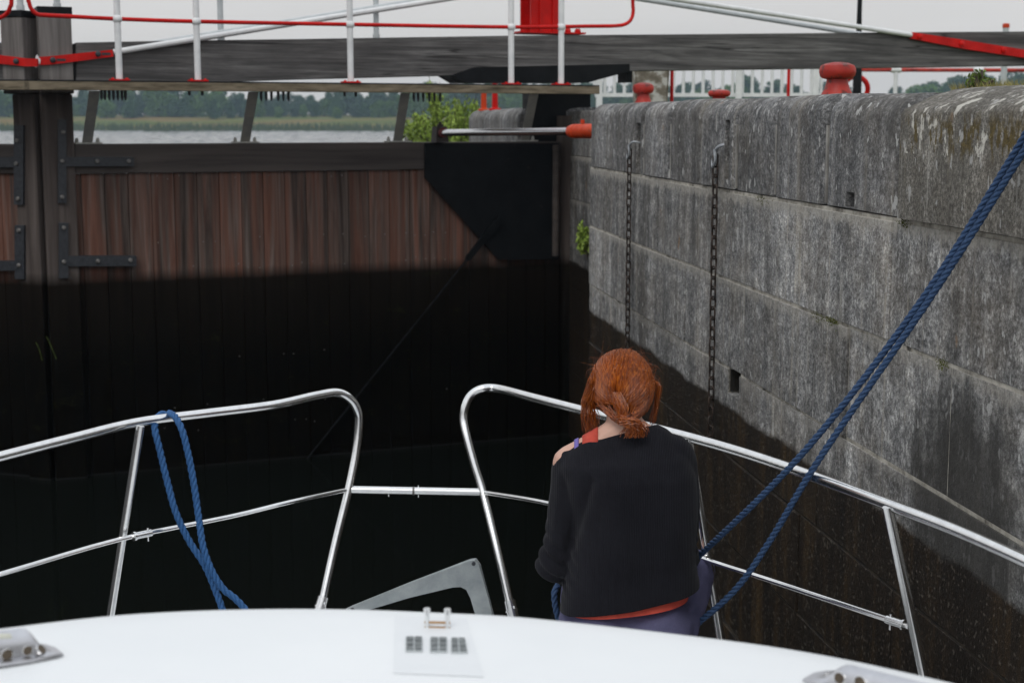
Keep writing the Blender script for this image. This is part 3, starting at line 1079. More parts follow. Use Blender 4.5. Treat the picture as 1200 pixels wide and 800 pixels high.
# brackets under the walkway
for xb, xt in ((102, 111), (287, 297), (466, 475), (615, 626)):
    s0, z0 = R.at(xb, 167, 0.0)
    s1, _ = R.at(xt, 108, WOFF - 0.08)
    bm = new()
    w = 0.042
    prism(bm, [V((s0 - w, R.ys * 0.0, zTop + 0.004)), V((s0 + w, R.ys * 0.0, zTop + 0.004)),
               V((s1 + w, R.ys * (WOFF - 0.08), zW0 - 0.002)), V((s1 - w, R.ys * (WOFF - 0.08), zW0 - 0.002))], (0, 0, 0), (0, 0.012, 0.0))
    br = build('walkway_bracket', bm, M['strut'], gate, smooth=False)
    bm = new()
    R.box(bm, s0 - 0.10, s0 + 0.12, -0.09, 0.035, zTop + 0.002, zTop + 0.014)
    for q in (-0.08, 0.09):
        lathe(bm, [(0.016, 0), (0.016, 0.022), (0.008, 0.04)], R.L(s0 + q, -0.02, zTop + 0.012), 8)
    build('foot_plate', bm, M['strut'], br, smooth=False)
# bolt ends under the walkway
for x in (119, 123, 128, 133, 138, 143, 147, 222, 237, 306, 312, 318, 326, 332, 338, 404, 417, 485, 490, 496, 503, 509, 516):
    s_, _ = R.at(x, 110, WOFF - 0.1)
    L_ = 0.075 if x not in (222, 237, 404, 417) else 0.035
    bm = new()
    tube(bm, [R.L(s_, WOFF - 0.1, zW0 + 0.01), R.L(s_, WOFF - 0.1, zW0 - L_ * 0.7), R.L(s_, WOFF - 0.1, zW0 - L_)], [0.012, 0.012, 0.005], 6)
    build('bolt_end', bm, M['iron'], walk)

def handrail(leaf, parent, posts, mid, zbase, ztop, off, endcol=M['red']):
    for x, ymid in posts:
        s_, zb = leaf.at(x, 94, off)
        _, zm = leaf.at(x, ymid, off)
        bm = new()
        tube(bm, [leaf.L(s_, off, zbase), leaf.L(s_, off, ztop)], 0.0265, 12)
        ball(bm, leaf.L(s_, off, zm), 0.040, 2)
        st = build('stanchion', bm, M['white'], parent)
        bm = new()
        leaf.box(bm, s_ - 0.075, s_ + 0.075, off - 0.05, off + 0.05, zbase, zbase + 0.012)
        for q in (-0.055, 0.055):
            lathe(bm, [(0.012, 0), (0.012, 0.007), (0.007, 0.010)], leaf.L(s_ + q, off + 0.02, zbase + 0.012), 8)
        build('base_plate', bm, M['red'], st, smooth=False)
    bm = new()
    tube(bm, catmull([leaf.pt(x, y, off) for x, y in mid], 6), 0.0165, 10)
    build('hand_rail', bm, endcol, parent)
ZHR = zW1 + 1.05
def rail_with_loop(leaf, pts):
    return pts
handrail(R, walk, [(140, 22.5), (232, 25.5), (411, 29), (599, 32), (657.5, 32)],
         [(33, -110), (33, -60), (33, -5), (34, 3), (37, 11), (44, 17), (54, 18.2), (90, 20), (140, 22.5), (232, 25.5), (411, 29), (599, 32), (690, 31), (722, 30.5), (734, 28), (740, 22), (742, 13), (741.5, 0), (741, -60), (741, -110)],
         zW1, ZHR, WOFF - 0.06)
# far side rail posts behind the beam
for x, y in ((67, 9), (259, 48), (441, 45)):
    s_, zb = R.at(x, y, -0.24)
    bm = new()
    tube(bm, [R.L(s_, -0.24, zb - 0.3 if x > 70 else zb - 0.01), R.L(s_, -0.24, ZHR)], 0.026, 10)
    tube(bm, [R.L(s_, -0.24, zb - 0.0), R.L(s_, -0.24, zb + 0.035)], 0.033, 10)
    build('rear_stanchion', bm, M['white_grey'], gate)
# king post, tension straps and rods
zK = R.at(635, 40, 0)[1]
zKt = R.at(635, -24, 0)[1]
sK0, sK1 = R.at(617, 20, 0.0)[0], R.at(653, 20, 0.0)[0]
bm = new()
R.box(bm, sK0, sK1, 0.08, 0.10, zK + 0.016, zKt)
R.box(bm, sK0, sK1, -0.15, -0.13, zK + 0.016, zKt)
R.box(bm, (sK0 * 0.35 + sK1 * 0.65) - 0.01, (sK0 * 0.35 + sK1 * 0.65) + 0.01, -0.128, 0.078, zK + 0.017, zKt - 0.001)
for q in (0.30, 0.72):
    c_ = sK0 + (sK1 - sK0) * q
    R.box(bm, c_ - 0.012, c_ + 0.012, 0.101, 0.125, zK + 0.018, zKt - 0.002)
R.box(bm, sK0 - 0.02, sK1 + 0.02, -0.16, 0.13, zKt + 0.001, zKt + 0.05)
king = build('king_post', bm, M['red'], gate, smooth=False)
bm = new()
s0, s1 = R.at(603, 40, 0)[0], R.at(679, 40, 0)[0]
R.box(bm, s0, s1, -0.15, 0.14, zK - 0.002, zK + 0.014)
for q in (s0 + 0.05, s1 - 0.06, s1 - 0.16):
    lathe(bm, [(0.03, 0), (0.03, 0.02), (0.02, 0.035)], R.L(q, 0.09, zK + 0.014), 8)
build('king_post_base', bm, M['red'], king, smooth=False)
bm = new()
R.poly(bm, [(45, 67), (60, 66), (132, 58.5), (133, 66.5), (60, 76), (45, 76.5)], 0.195, 0.172)
st = build('tension_strap', bm, M['red'], gate, smooth=False)
for x, y in ((62, 70.5), (115, 63.5)):
    bm = new()
    c = R.pt(x, y, 0.20)
    lathe(bm, [(0.024, -0.004), (0.024, 0.01), (0.012, 0.018)], c, 8, ax=(0, -1, 0))
    R.box(bm, c.x + 0.03, c.x + 0.10, 0.1955, 0.198, c.z - 0.008, c.z + 0.012)
    build('bolt', bm, M['iron'], st)
bm = new()
R.poly(bm, [(1070, 38), (1130, 47), (1290, 73), (1290, 81), (1130, 57.5), (1069, 45.5)], 0.195, 0.152)
st = build('tension_strap', bm, M['red'], gate, smooth=False)
for x, y in ((1078, 43), (1127, 51.5), (1176, 59)):
    bm = new()
    c = R.pt(x, y, 0.2)
    lathe(bm, [(0.03, -0.004), (0.03, 0.01), (0.015, 0.018)], c, 8, ax=(0, -1, 0))
    build('bolt', bm, M['red'], st)
for pts, off in (([(133, 61.5), (232, 47), (411, 17), (622, -17)], 0.17), ([(175, 52), (300, 31), (440, 9.5), (622, -20)], -0.18),
                 ([(650, -22), (797, 0), (1070, 41.5)], 0.17), ([(650, -17), (757, 0), (995, 38), (1050, 47)], -0.23)):
    a, b = R.pt(*pts[0], off), R.pt(*pts[-1], off)
    bm = new()
    tube(bm, [a, b], 0.0245, 10)
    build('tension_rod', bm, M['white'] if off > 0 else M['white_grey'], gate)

# left leaf -----------------------------------------------------------------
sLP, _ = Lf.at(1.0, 50, 0.17)
zc0, zc1 = Lf.at(20, 20, 0.17)[1], Lf.at(20, 12, 0.17)[1]
zs = Lf.at(20, 107, 0.17)[1] - 0.02
bm = new()
Lf.box(bm, 0.006, sLP, -0.22, 0.17, zs, zc0, 0.012)
Lf.box(bm, 0.006, sLP - 0.002, -0.22, 0.06, -0.7, zs - 0.001, 0.012)
lp = build('mitre_post', bm, M['post'], lgate, smooth=False)
bm = new()
Lf.box(bm, -0.002, sLP + 0.008, -0.23, 0.18, zc0 + 0.001, zc1, 0.006)
build('post_cap', bm, M['black'], lp, smooth=False)
bm = new()
s = sLP
while s < 4.4:
    Lf.box(bm, s + 0.002, s + BW - 0.002, -0.07, rng.uniform(-0.003, 0.003), -0.7, zRail - 0.003, 0.004)
    s += BW
build('planking', bm, M['plank'], lgate, smooth=False)
bm = new()
Lf.box(bm, sLP + 0.001, 4.5, -0.26, 0.03, zRail, zTop, 0.008)
build('top_rail', bm, M['rail_wood'], lgate, smooth=False)
bm = new()
Lf.box(bm, sLP + 0.002, 9.0, -0.2, 0.15, Lf.at(3, 100, 0.15)[1], Lf.at(3, 50, 0.15)[1], 0.01)
build('balance_beam', bm, M['beam'], lgate, smooth=False)
sl0, _ = Lf.at(28.5, 100, WOFF)
bm = new()
Lf.box(bm, sl0, 4.4, WOFF - 0.055, WOFF, zW0, zW1 - 0.012, 0.006)
for k in range(3):
    Lf.box(bm, sl0 + 0.01, 4.4, 0.20 + k * 0.117, 0.20 + k * 0.117 + 0.113, zW0 + 0.03, zW1 - 0.014, 0.004)
lwalk = build('walkway', bm, M['walk'], lgate, smooth=False)
bm = new()
Lf.box(bm, sl0 + 0.06, 4.4, 0.22, WOFF - 0.003, zW1 - 0.012, zW1, 0.002)
build('tread_grating', bm, M['black'], lwalk, smooth=False)
strap(Lf, lgate, [(16, 147, 27, 240), (-60, 184, 16, 196)], 0.0, 0.085, [(20, 165), (19, 192), (21, 233)])
strap(Lf, lgate, [(17, 264, 28, 327), (-60, 306, 17, 317)], 0.0, 0.085, [(22, 270), (22, 311)])
bm = new()
Lf.poly(bm, [(43, 69), (43, 78), (30, 78), (-40, 71), (-40, 60), (30, 68.5)], 0.195, 0.172)
st = build('tension_strap', bm, M['red'], lgate, smooth=False)
bm = new()
c = Lf.pt(19, 72, 0.2)
lathe(bm, [(0.024, -0.004), (0.024, 0.01), (0.012, 0.018)], c, 8, ax=(0, 1, 0))
build('bolt', bm, M['iron'], st)
handrail(Lf, lwalk, [(-90, 30)], [(13.5, -110), (13.5, -5), (12, 8), (8, 16), (0, 21), (-12, 23), (-90, 28), (-250, 33)], zW1, ZHR, WOFF - 0.06)
s_, zb = Lf.at(24, 12, -0.2)
bm = new()
tube(bm, [Lf.L(s_, -0.2, zc1), Lf.L(s_, -0.2, ZHR)], 0.026, 10)
tube(bm, [Lf.L(s_, -0.2, zc1), Lf.L(s_, -0.2, zc1 + 0.07)], 0.034, 10)
build('rear_stanchion', bm, M['white_grey'], lgate)
# white bird streak where the two posts meet
bm = new()
for x, y, w, h in ((43.5, 70, 2.2, 6), (42, 75, 3.2, 5), (46, 72, 1.8, 4)):
    c = R.pt(x, y, 0.20)
    ball(bm, c, (w * 0.0069, 0.006, h * 0.0069), 1)
build('bird_dropping', bm, M['white'], gate)

# ------------------------------------------------------------------ hydraulic ram
rs, rz = R.at(516, 157, 0.10)
ra = R.M + R.e * rs + R.n * 0.10
ra.z = zTop + 0.085
rb = P(669, 154, 11.55)
rc = rb + (rb - ra).normalized() * 0.9
ram = thing('hydraulic_ram', 'polished steel ram pushing the gate, with an orange cylinder head behind the wall corner', 'ram', ra)
bm = new()
tube(bm, [ra, rb], 0.030, 16)
build('piston_rod', bm, M['ram'], ram, world=True)
bm = new()
d = (rb - ra).normalized()
prof = [(0, 0.045), (0.03, 0.052), (0.09, 0.052), (0.095, 0.045), (0.11, 0.045), (0.115, 0.053), (0.9, 0.053)]
tube(bm, [rb + d * q for q, _ in prof], [r_ for _, r_ in prof], 18)
tube(bm, [rb + d * 0.19 + V((0, 0, 0.055)), rb + d * 0.19 + V((0, 0, 0.085))], 0.015, 8)
build('cylinder', bm, M['orange'], ram, world=True)
bm = new()
q = d * 0.05
side = V((-d.y, d.x, 0))
hexa(bm, [ra + d * -0.08 + side * 0.06 + V((0, 0, -0.083)), ra + d * 0.05 + side * 0.06 + V((0, 0, -0.083)), ra + d * 0.05 - side * 0.06 + V((0, 0, -0.083)), ra + d * -0.08 - side * 0.06 + V((0, 0, -0.083)),
          ra + d * -0.07 + side * 0.05 + V((0, 0, 0.055)), ra + d * 0.04 + side * 0.05 + V((0, 0, 0.055)), ra + d * 0.04 - side * 0.05 + V((0, 0, 0.055)), ra + d * -0.07 - side * 0.05 + V((0, 0, 0.055))])
lathe(bm, [(0.03, 0.055), (0.03, 0.075), (0.012, 0.08), (0.012, 0.10)], ra, 8)
build('clevis', bm, simple('rusty_iron', (0.02, 0.016, 0.016), (0.055, 0.04, 0.035), 30, 0.7), ram, world=True, smooth=False)
bm = new()
tube(bm, [ra - d * 0.02, ra + d * 0.09], 0.043, 12)
build('rod_eye', bm, simple('dull_red_paint', (0.10, 0.012, 0.012), (0.17, 0.02, 0.018), 20, 0.6), ram, world=True)

# ------------------------------------------------------------------ things on the right quay
GZ = 3.09
def bollard(px_, y_top, w_px, Y, label, s=1.0):
    c = P(px_, 100, Y)
    c.z = GZ
    zt = P(px_, y_top, Y).z - GZ
    r = w_px / 2 / F * Y
    b = thing('mooring_bollard', label, 'bollard', c, 0, 'red bollards along the quay')
    bm = new()
    lathe(bm, [(r * 1.05, 0), (r * 1.0, zt * 0.1), (r * 0.86, zt * 0.24), (r * 0.70, zt * 0.37), (r * 0.60, zt * 0.50), (r * 0.58, zt * 0.60)], (0, 0, 0), 28)
    build('stem', bm, M['bollard'], b)
    bm = new()
    lathe(bm, [(r * 0.64, zt * 0.60), (r * 0.84, zt * 0.625), (r * 0.96, zt * 0.69), (r, zt * 0.77), (r * 0.99, zt * 0.84), (r * 0.90, zt * 0.92), (r * 0.6, zt * 0.975), (r * 0.2, zt)], (0, 0, 0), 28)
    build('cap', bm, M['bollard'], b)
bollard(981, 73, 42, 8.53, 'big red mushroom bollard in front of the black lamp post')
bollard(843, 105, 26, 11.05, 'small red bollard of which only the flat cap shows above the wall')
bollard(754, 97, 24.5, 13.4, 'red bollard in front of the lichen spotted stone pillar')
for v in ():
    pass

pil_c = P(762, 120, 16.8); pil_c.z = GZ
pl = thing('stone_pillar', 'pale lichen spotted stone pillar under the balance beam behind a red bollard', 'pillar', pil_c, 0)
bm = new()
w0, w1 = 0.165, 0.195
hexa(bm, [(-w0, -w0, -0.05), (w0, -w0, -0.05), (w0, w0, -0.05), (-w0, w0, -0.05), (-w1, -w1, 0.62), (w1, -w1, 0.62), (w1, w1, 0.62), (-w1, w1, 0.62)])
bmesh.ops.bevel(bm, geom=list(bm.edges), offset=0.02, segments=2, affect='EDGES')
build('shaft', bm, M['pillar'], pl)

for px_, Y, lab in ((787, 16.9, 'thin red iron post under the beam, nearer the lichen pillar'), (923.5, 18.2, 'thin red iron post under the beam, beside the big red bollard')):
    c = P(px_, 120, Y); c.z = GZ
    p_ = thing('red_post', lab, 'post', c, 0, 'thin red posts')
    bm = new()
    lathe(bm, [(0.024, 0), (0.02, 0.1), (0.017, 0.80), (0.012, 0.82)], (0, 0, 0), 12)
    build('shaft', bm, M['red'], p_)

# white picket railing across the quay
def fence(x0, x1, Y, dx, ybot, ytop_z, name, label, post_px=()):
    a, b = P(x0, 112, Y), P(x1, 112, Y)
    a.z = b.z = GZ
    fr = thing(name, label, 'railing', a, 0)
    zb = P(800, ybot, Y).z
    bm = new()
    for z in (zb, ytop_z):
        box(bm, a.x, b.x, Y - 0.022, Y + 0.022, z - 0.03, z + 0.03)
    build('rails', bm, M['white'], fr, world=True, smooth=False)
    bm = new()
    n = int((x1 - x0) / dx)
    for i in range(n + 1):
        x = a.x + (b.x - a.x) * i / n
        tube(bm, [V((x, Y, zb + 0.03)), V((x, Y, ytop_z - 0.03))], 0.026, 6)
    build('pickets', bm, M['white'], fr, world=True)
    for q in post_px:
        x = P(q, 112, Y).x
        bm = new()
        box(bm, x - 0.05, x + 0.05, Y - 0.07, Y - 0.024, GZ - 0.05, ytop_z + 0.05, 0.006)
        build('post', bm, M['white'], fr, world=True, smooth=False)
fence(697, 962, 25.0, 11.3, 111.5, 4.28, 'picket_railing', 'white picket railing behind the balance beam, beyond the bollards', (702, 776, 865, 955))
# red topped handrail farther right
Y = 32.0
a = P(1006, 82, Y)
hr = thing('hand_rail', 'white posted handrail with a red top rail behind the tuft of grass', 'railing', V((a.x, Y, GZ)))
bm = new()
tube(bm, [a, P(1330, 83, Y)], 0.04, 10)
build('top_rail', bm, M['bollard'], hr, world=True)
for q in (1050, 1146, 1243):
    bm = new()
    p0 = P(q, 82, Y)
    tube(bm, [V((p0.x, Y, GZ - 0.05)), p0], 0.045, 10)
    tube(bm, [p0 + V((-0.10, 0, 0)), p0 + V((0.10, 0, 0))], 0.062, 10)
    build('post', bm, M['white'], hr, world=True)
# black lamp post
c = P(1004.5, 100, 19.0); c.z = GZ
lp_ = thing('lamp_post', 'slim black lamp post rising behind the beam and the big bollard', 'lamp post', c)
bm = new()
lathe(bm, [(0.055, 0), (0.055, 0.5), (0.042, 0.56), (0.030, 1.2), (0.026, 4.6)], (0, 0, 0), 14)
build('column', bm, M['black'], lp_)
bm = new()
lathe(bm, [(0.05, 4.6), (0.12, 4.75), (0.14, 4.95), (0.05, 5.1)], (0, 0, 0), 14)
build('lantern', bm, M['iron'], lp_)
# red hoop behind the lamp post
Y = 20.5
c = P(1003, 103, Y)
bm = new()
pts = [P(1003 + 14 * math.cos(q), 104 + 14 * math.sin(q), Y + 0.05 * math.sin(q)) for q in (2 * math.pi * k / 28 for k in range(28))]
tube(bm, [p - c for p in pts], 0.034, 8, closed=True)
hoop = build('lifebuoy', bm, M['red'])
hoop.location = c
tag(hoop, 'red ring half hidden behind the foot of the black lamp post', 'lifebuoy')
bm = new()
# white marker post with an orange cap
c = P(1178.5, 40, 26.0); c.z = GZ
mk = thing('marker_post', 'thin white marker post with an orange cap peeping over the beam', 'marker post', c)
zt = P(1178.5, 28.5, 26.0).z - GZ
bm = new()
lathe(bm, [(0.05, 0), (0.05, zt - 0.06)], (0, 0, 0), 14)
build('shaft', bm, M['white_grey'], mk)
bm = new()
lathe(bm, [(0.058, zt - 0.06), (0.058, zt), (0.04, zt + 0.012)], (0, 0, 0), 14)
build('cap', bm, M['orange'], mk)
# two red stubs on the far wall end
for x in (567, 580):
    Y = 18.4 if x < 575 else 17.6
    c = P(x, 126, Y)
    c.z = 3.12
    b_ = thing('red_stub', 'short red iron stub on the wall beyond the gate, ' + ('left one by the bush' if x < 575 else 'right one, farther from the bush'), 'stub', c, 0, 'red stubs on the far wall end')
    bm = new()
    lathe(bm, [(0.07, 0), (0.07, 0.02), (0.035, 0.03), (0.03, 0.30)], (0, 0, 0), 12)
    build('stem', bm, M['orange'] if x < 575 else M['red'], b_)

# ------------------------------------------------------------------ vegetation
def leaf_quad(bm, c, L, w, d, up):
    d = d.normalized()
    s = d.cross(up)
    s = s.normalized() * w if s.length > 1e-5 else V((w, 0, 0))
    a, b = c - d * L / 2, c + d * L / 2
    try:
        bm.faces.new([bm.verts.new(a), bm.verts.new(c - s), bm.verts.new(b), bm.verts.new(c + s)])
    except ValueError:
        pass

def rdir(r):
    while True:
        v = V((r.uniform(-1, 1), r.uniform(-1, 1), r.uniform(-1, 1)))
        if 0.05 < v.length < 1: return v.normalized()

def tree_proto(seed, h, w, mat, kind):
    r = random.Random(seed)
    root = thing('bank_tree', 'x', 'tree')
    bm = new()
    tube(bm, [V((0, 0, -0.5)), V((r.uniform(-.2, .2), 0, h * 0.3)), V((r.uniform(-.3, .3), 0, h * 0.75))], [0.28, 0.2, 0.06], 7)
    blobs = []
    for k in range(9):
        q = r.uniform(0, 6.28)
        zc = h * r.uniform(0.32, 0.86)
        k_ = 1 - abs(zc / h - 0.5) * 0.9
        rr = w * 0.5 * k_ * r.uniform(0.2, 0.75)
        c = V((rr * math.cos(q), rr * math.sin(q), zc))
        tube(bm, [V((0, 0, zc * 0.55)), c], [0.1, 0.03], 5)
        blobs.append((c, w * r.uniform(0.17, 0.30)))
    blobs.append((V((0, 0, h * 0.82)), w * 0.22))
    blobs.append((V((0, 0, h * 0.45)), w * 0.38))
    blobs.append((V((w * .2, 0, h * 0.22)), w * 0.28))
    blobs.append((V((-w * .22, 0, h * 0.2)), w * 0.28))
    build('trunk', bm, M['bark'], root)
    bm = new()
    for c, br in blobs:
        for k in range(int(190)):
            d = rdir(r)
            p = c + d * br * (r.random() ** 0.4) * V((1, 1, 0.9)).z
            if p.z < 0.1: continue
            leaf_quad(bm, p, r.uniform(0.5, 0.95), r.uniform(0.18, 0.34), (d + rdir(r) * 0.9), rdir(r))
    build('crown', bm, mat, root, smooth=False)
    return root

def copy_tree(o, loc, rz, sc, label, group):
    c = o.copy(); C.objects.link(c)
    c.location = loc
    c.rotation_euler = (0, 0, rz)
    c.scale = sc
    c['label'] = label; c['group'] = group
    for ch in o.children:
        k = ch.copy(); C.objects.link(k); k.parent = c
    return c

protos = [tree_proto(1, 8.5, 8.5, M['leafA'], 0), tree_proto(2, 7.5, 9.0, M['leafC'], 1), tree_proto(3, 6.5, 7.0, M['leafB'], 2), tree_proto(4, 10, 6.5, M['leafA'], 3)]
names_ = ['broad dark green tree in the wood on the far shore of the lake', 'grey green round tree in the wood on the far shore of the lake',
          'lighter green low tree in the wood on the far shore of the lake', 'tall narrow dark tree in the wood on the far shore of the lake']
GRP = 'trees on the far shore'
first = [True] * 4
rt = random.Random(21)
spots = []
# canopy top along the frame, in photograph rows
def canopy_y(px_):
    pts = [(-60, 96), (100, 104), (200, 98), (280, 104), (330, 111), (380, 109), (430, 104), (520, 98), (640, 96), (700, 98), (760, 104), (800, 96), (830, 106), (860, 94), (930, 103), (990, 108), (1015, 112), (1040, 102), (1090, 94), (1140, 88), (1260, 86)]
    for (a, ya), (b, yb) in zip(pts, pts[1:]):
        if a <= px_ <= b:
            return ya + (yb - ya) * (px_ - a) / (b - a)
    return 100
px_ = -60.0
while px_ < 1260:
    for row in range(3):
        Y = (550, 535, 526)[row] + rt.uniform(-8, 8)
        q = px_ + rt.uniform(-9, 9)
        top = canopy_y(min(max(q, -60), 1260)) + (0, 7, 16)[row] + rt.uniform(-3, 4)
        if 690 < q < 1000: top -= 2 + rt.uniform(0, 5) * (row == 0)
        spots.append((q, Y, top, row))
    px_ += 17.0 if px_ < 700 else 20.0
for q, Y, top, row in spots:
    k = rt.choice([0, 0, 1, 3] if row == 0 else [0, 1, 2] if row == 1 else [1, 2, 2, 0])
    b = P(q, 140, Y)
    zg = bank_h(b.x, Y)
    H = max(P(q, top, Y).z - zg, 3.5)
    h0 = (8.5, 7.5, 6.5, 10)[k]
    s_ = H / h0
    sx = s_ * rt.uniform(0.85, 1.15)
    loc = V((b.x, Y, zg))
    if first[k]:
        o = protos[k]
        o.location = loc; o.scale = (sx, sx, s_); o['label'] = names_[k]; o['group'] = GRP
        first[k] = False
    else:
        copy_tree(protos[k], loc, rt.uniform(0, 6.28), (sx, sx, s_), names_[k], GRP)

# reeds along the far shore
bm = new()
rr = random.Random(3)
for i in range(9000):
    x = rr.uniform(-215, 215)
    y = BANK + 10 * noise.noise(V((x * 0.012, 3.1, 0))) + rr.uniform(-1.5, 9)
    h = rr.uniform(1.5, 2.6)
    z = bank_h(x, y)
    w = rr.uniform(0.10, 0.22)
    lean = rr.uniform(-0.3, 0.3)
    bm.faces.new([bm.verts.new(p) for p in ((x - w, y, max(z, -0.1)), (x + w, y + rr.uniform(-.1, .1), max(z, -0.1)), (x + lean, y, z + h))])
o = build('reed_bed', bm, M['reed'], smooth=False)
tag(o, 'green strip of reeds along the far shore of the lake', 'reeds', kind='stuff')

# willow bush beyond the gate
def leafy(name, label, cat, base, stems, mat, seed, hrange, spread, leafL, leafW, per):
    r = random.Random(seed)
    th = thing(name, label, cat, base)
    st, lf = new(), new()
    for k in range(stems):
        q = r.uniform(0, 6.28)
        rad = spread * math.sqrt(r.random())
        h = r.uniform(*hrange) * (1 - 0.35 * rad / spread)
        b0 = V((rad * 0.3 * math.cos(q), rad * 0.3 * math.sin(q), 0))
        tip = V((rad * math.cos(q), rad * math.sin(q), h))
        mid = b0.lerp(tip, 0.5) + V((0, 0, 0.12 * h))
        path = catmull([b0, mid, tip], 6)
        tube(st, path, [0.010 * (1 - i / len(path)) + 0.002 for i in range(len(path))], 4)
        for j in range(per):
            f = r.uniform(0.25, 1.0)
            p = path[min(int(f * (len(path) - 1)), len(path) - 1)] + rdir(r) * leafL * 0.7
            d = V((r.uniform(-1, 1), r.uniform(-1, 1), r.uniform(0.2, 1.6)))
            leaf_quad(lf, p, leafL * r.uniform(0.6, 1.2), leafW, d, rdir(r))
    build('stems', st, M['bark'], th)
    build('leaves', lf, mat, th, smooth=False)
    return th
bb = P(522, 165, 21.5); bb.z = 1.6
leafy('willow_bush', 'bright green willow bush growing beside the wall end beyond the gate', 'bush', bb, 150, M['willow'], 8, (1.1, 2.3), 0.68, 0.066, 0.0135, 170)
g0 = wpt(wt2(1146, -0.25), -0.25, 3.098)
leafy('weed', 'leafy green weed on top of the wall at the right', 'weed', g0, 16, M['weed'], 4, (0.03, 0.075), 0.07, 0.020, 0.0045, 18)
bm = new()
r = random.Random(9)
for k in range(900):
    gy = -0.20 - r.random() * 0.14
    t = wt2(r.uniform(1116, 1215), gy)
    den = 0.5 + 0.5 * noise.noise(V((t * 6, 1, 0)))
    if r.random() > den + 0.15: continue
    b0 = wpt(t, gy, 3.088)
    tip = b0 + V((r.uniform(-.03, .03), r.uniform(-.03, .03), r.uniform(0.018, 0.045)))
    w = V((0.0022, 0.0012, 0))
    bm.faces.new([bm.verts.new(b0 - w), bm.verts.new(b0 + w), bm.verts.new(tip)])
o = build('grass', bm, M['drygrass'], smooth=False)
tag(o, 'short yellowish grass along the top of the wall around the weed', 'grass', kind='stuff')
fb = wpt(END2 - 1.0, -0.47, 1.86)
leafy('fern', 'bright green fern growing in the recess beside the wall corner', 'fern', fb, 26, M['willow'], 14, (0.06, 0.34), 0.10, 0.055, 0.012, 34)
# strands of weed hanging on the wet gate
for x, y, lab in ((36, 402, 'limp green weed hanging on the wet mitre posts'),):
    c = R.M + V((R.at(x + 20, y, 0.07)[0] * R.e.x, R.at(x + 20, y, 0.07)[0] * R.e.y, 0)) + R.n * 0.08
    c.z = R.at(x, y, 0.07)[1]
    bm = new()
    for k in range(2):
        a0 = V((-0.10 + 0.09 * k, 0, 0.05 * k))
        tube(bm, catmull([a0, a0 + V((0.03, -0.01, -0.06)), a0 + V((0.045 + 0.03 * k, 0, -0.15 - 0.04 * k))], 4), [0.0015 + 0.001 * math.sin(j) ** 2 for j in range(9)], 4)
    o = build('water_weed', bm, M['weed'])
    o.location = c
    tag(o, lab, 'weed')

# ------------------------------------------------------------------ the boat
def xc(Y): return -0.104 - 0.0715 * (Y - 2)
def hb(Y):
    pts = [(-2, 1.3), (2, 1.32), (3, 1.31), (4, 1.255), (4.5, 1.17), (4.8, 1.04), (5.1, 0.87), (5.35, 0.64), (5.5, 0.43), (5.58, 0.2), (5.6, 0.03)]
    for (a, ya), (b, yb) in zip(pts, pts[1:]):
        if a <= Y <= b:
            return ya + (yb - ya) * (Y - a) / (b - a)
    return 0.03
DECK = 1.13
boat = thing('motor_boat', 'white motor cruiser with pale cabin roof and chrome bow rails in the foreground', 'boat', (xc(3), 3, 0))
bm = new()
rings = []
for Y in (-1.5, 0, 1, 2, 3, 3.5, 4, 4.5, 4.8, 5.1, 5.35, 5.5, 5.58, 5.6):
    h, c = hb(Y), xc(Y)
    rk = max(0, (Y - 4.5) / 1.1)
    dz = DECK
    rings.append([V((c - h, Y, dz)), V((c - h, Y + 0.03, dz - 0.05)), V((c - h * (0.9 - 0.3 * rk), Y - 0.35 * rk, 0.35)), V((c - h * (0.7 - 0.5 * rk), Y - 0.7 * rk, -0.2)), V((c, Y - 0.9 * rk, -0.35)),
                  V((c + h * (0.7 - 0.5 * rk), Y - 0.7 * rk, -0.2)), V((c + h * (0.9 - 0.3 * rk), Y - 0.35 * rk, 0.35)), V((c + h, Y + 0.03, dz - 0.05)), V((c + h, Y, dz)), V((c, Y, dz + 0.012))])
loft(bm, rings)
build('hull', bm, M['gel'], boat, world=True)
bm = new()
# fore cabin trunk she sits on
rings = []
for Y, hw, z in ((1.2, 0.95, 1.46), (3.2, 0.95, 1.465), (4.2, 0.90, 1.462), (4.52, 0.86, 1.455), (4.62, 0.82, 1.43), (4.68, 0.79, 1.36), (4.80, 0.74, DECK + 0.005)):
    c = xc(Y)
    low = DECK + 0.003
    zz = max(z, low + 0.001)
    rings.append([V((c - hw - 0.06, Y, low)), V((c - hw - 0.01, Y, low + (zz - low) * 0.75)), V((c - hw + 0.07, Y, zz)), V((c, Y, zz + 0.012)), V((c + hw - 0.07, Y, zz)), V((c + hw + 0.01, Y, low + (zz - low) * 0.75)), V((c + hw + 0.06, Y, low)), V((c, Y, low))])
loft(bm, rings)
build('fore_cabin', bm, M['gel'], boat, world=True, auto=50)
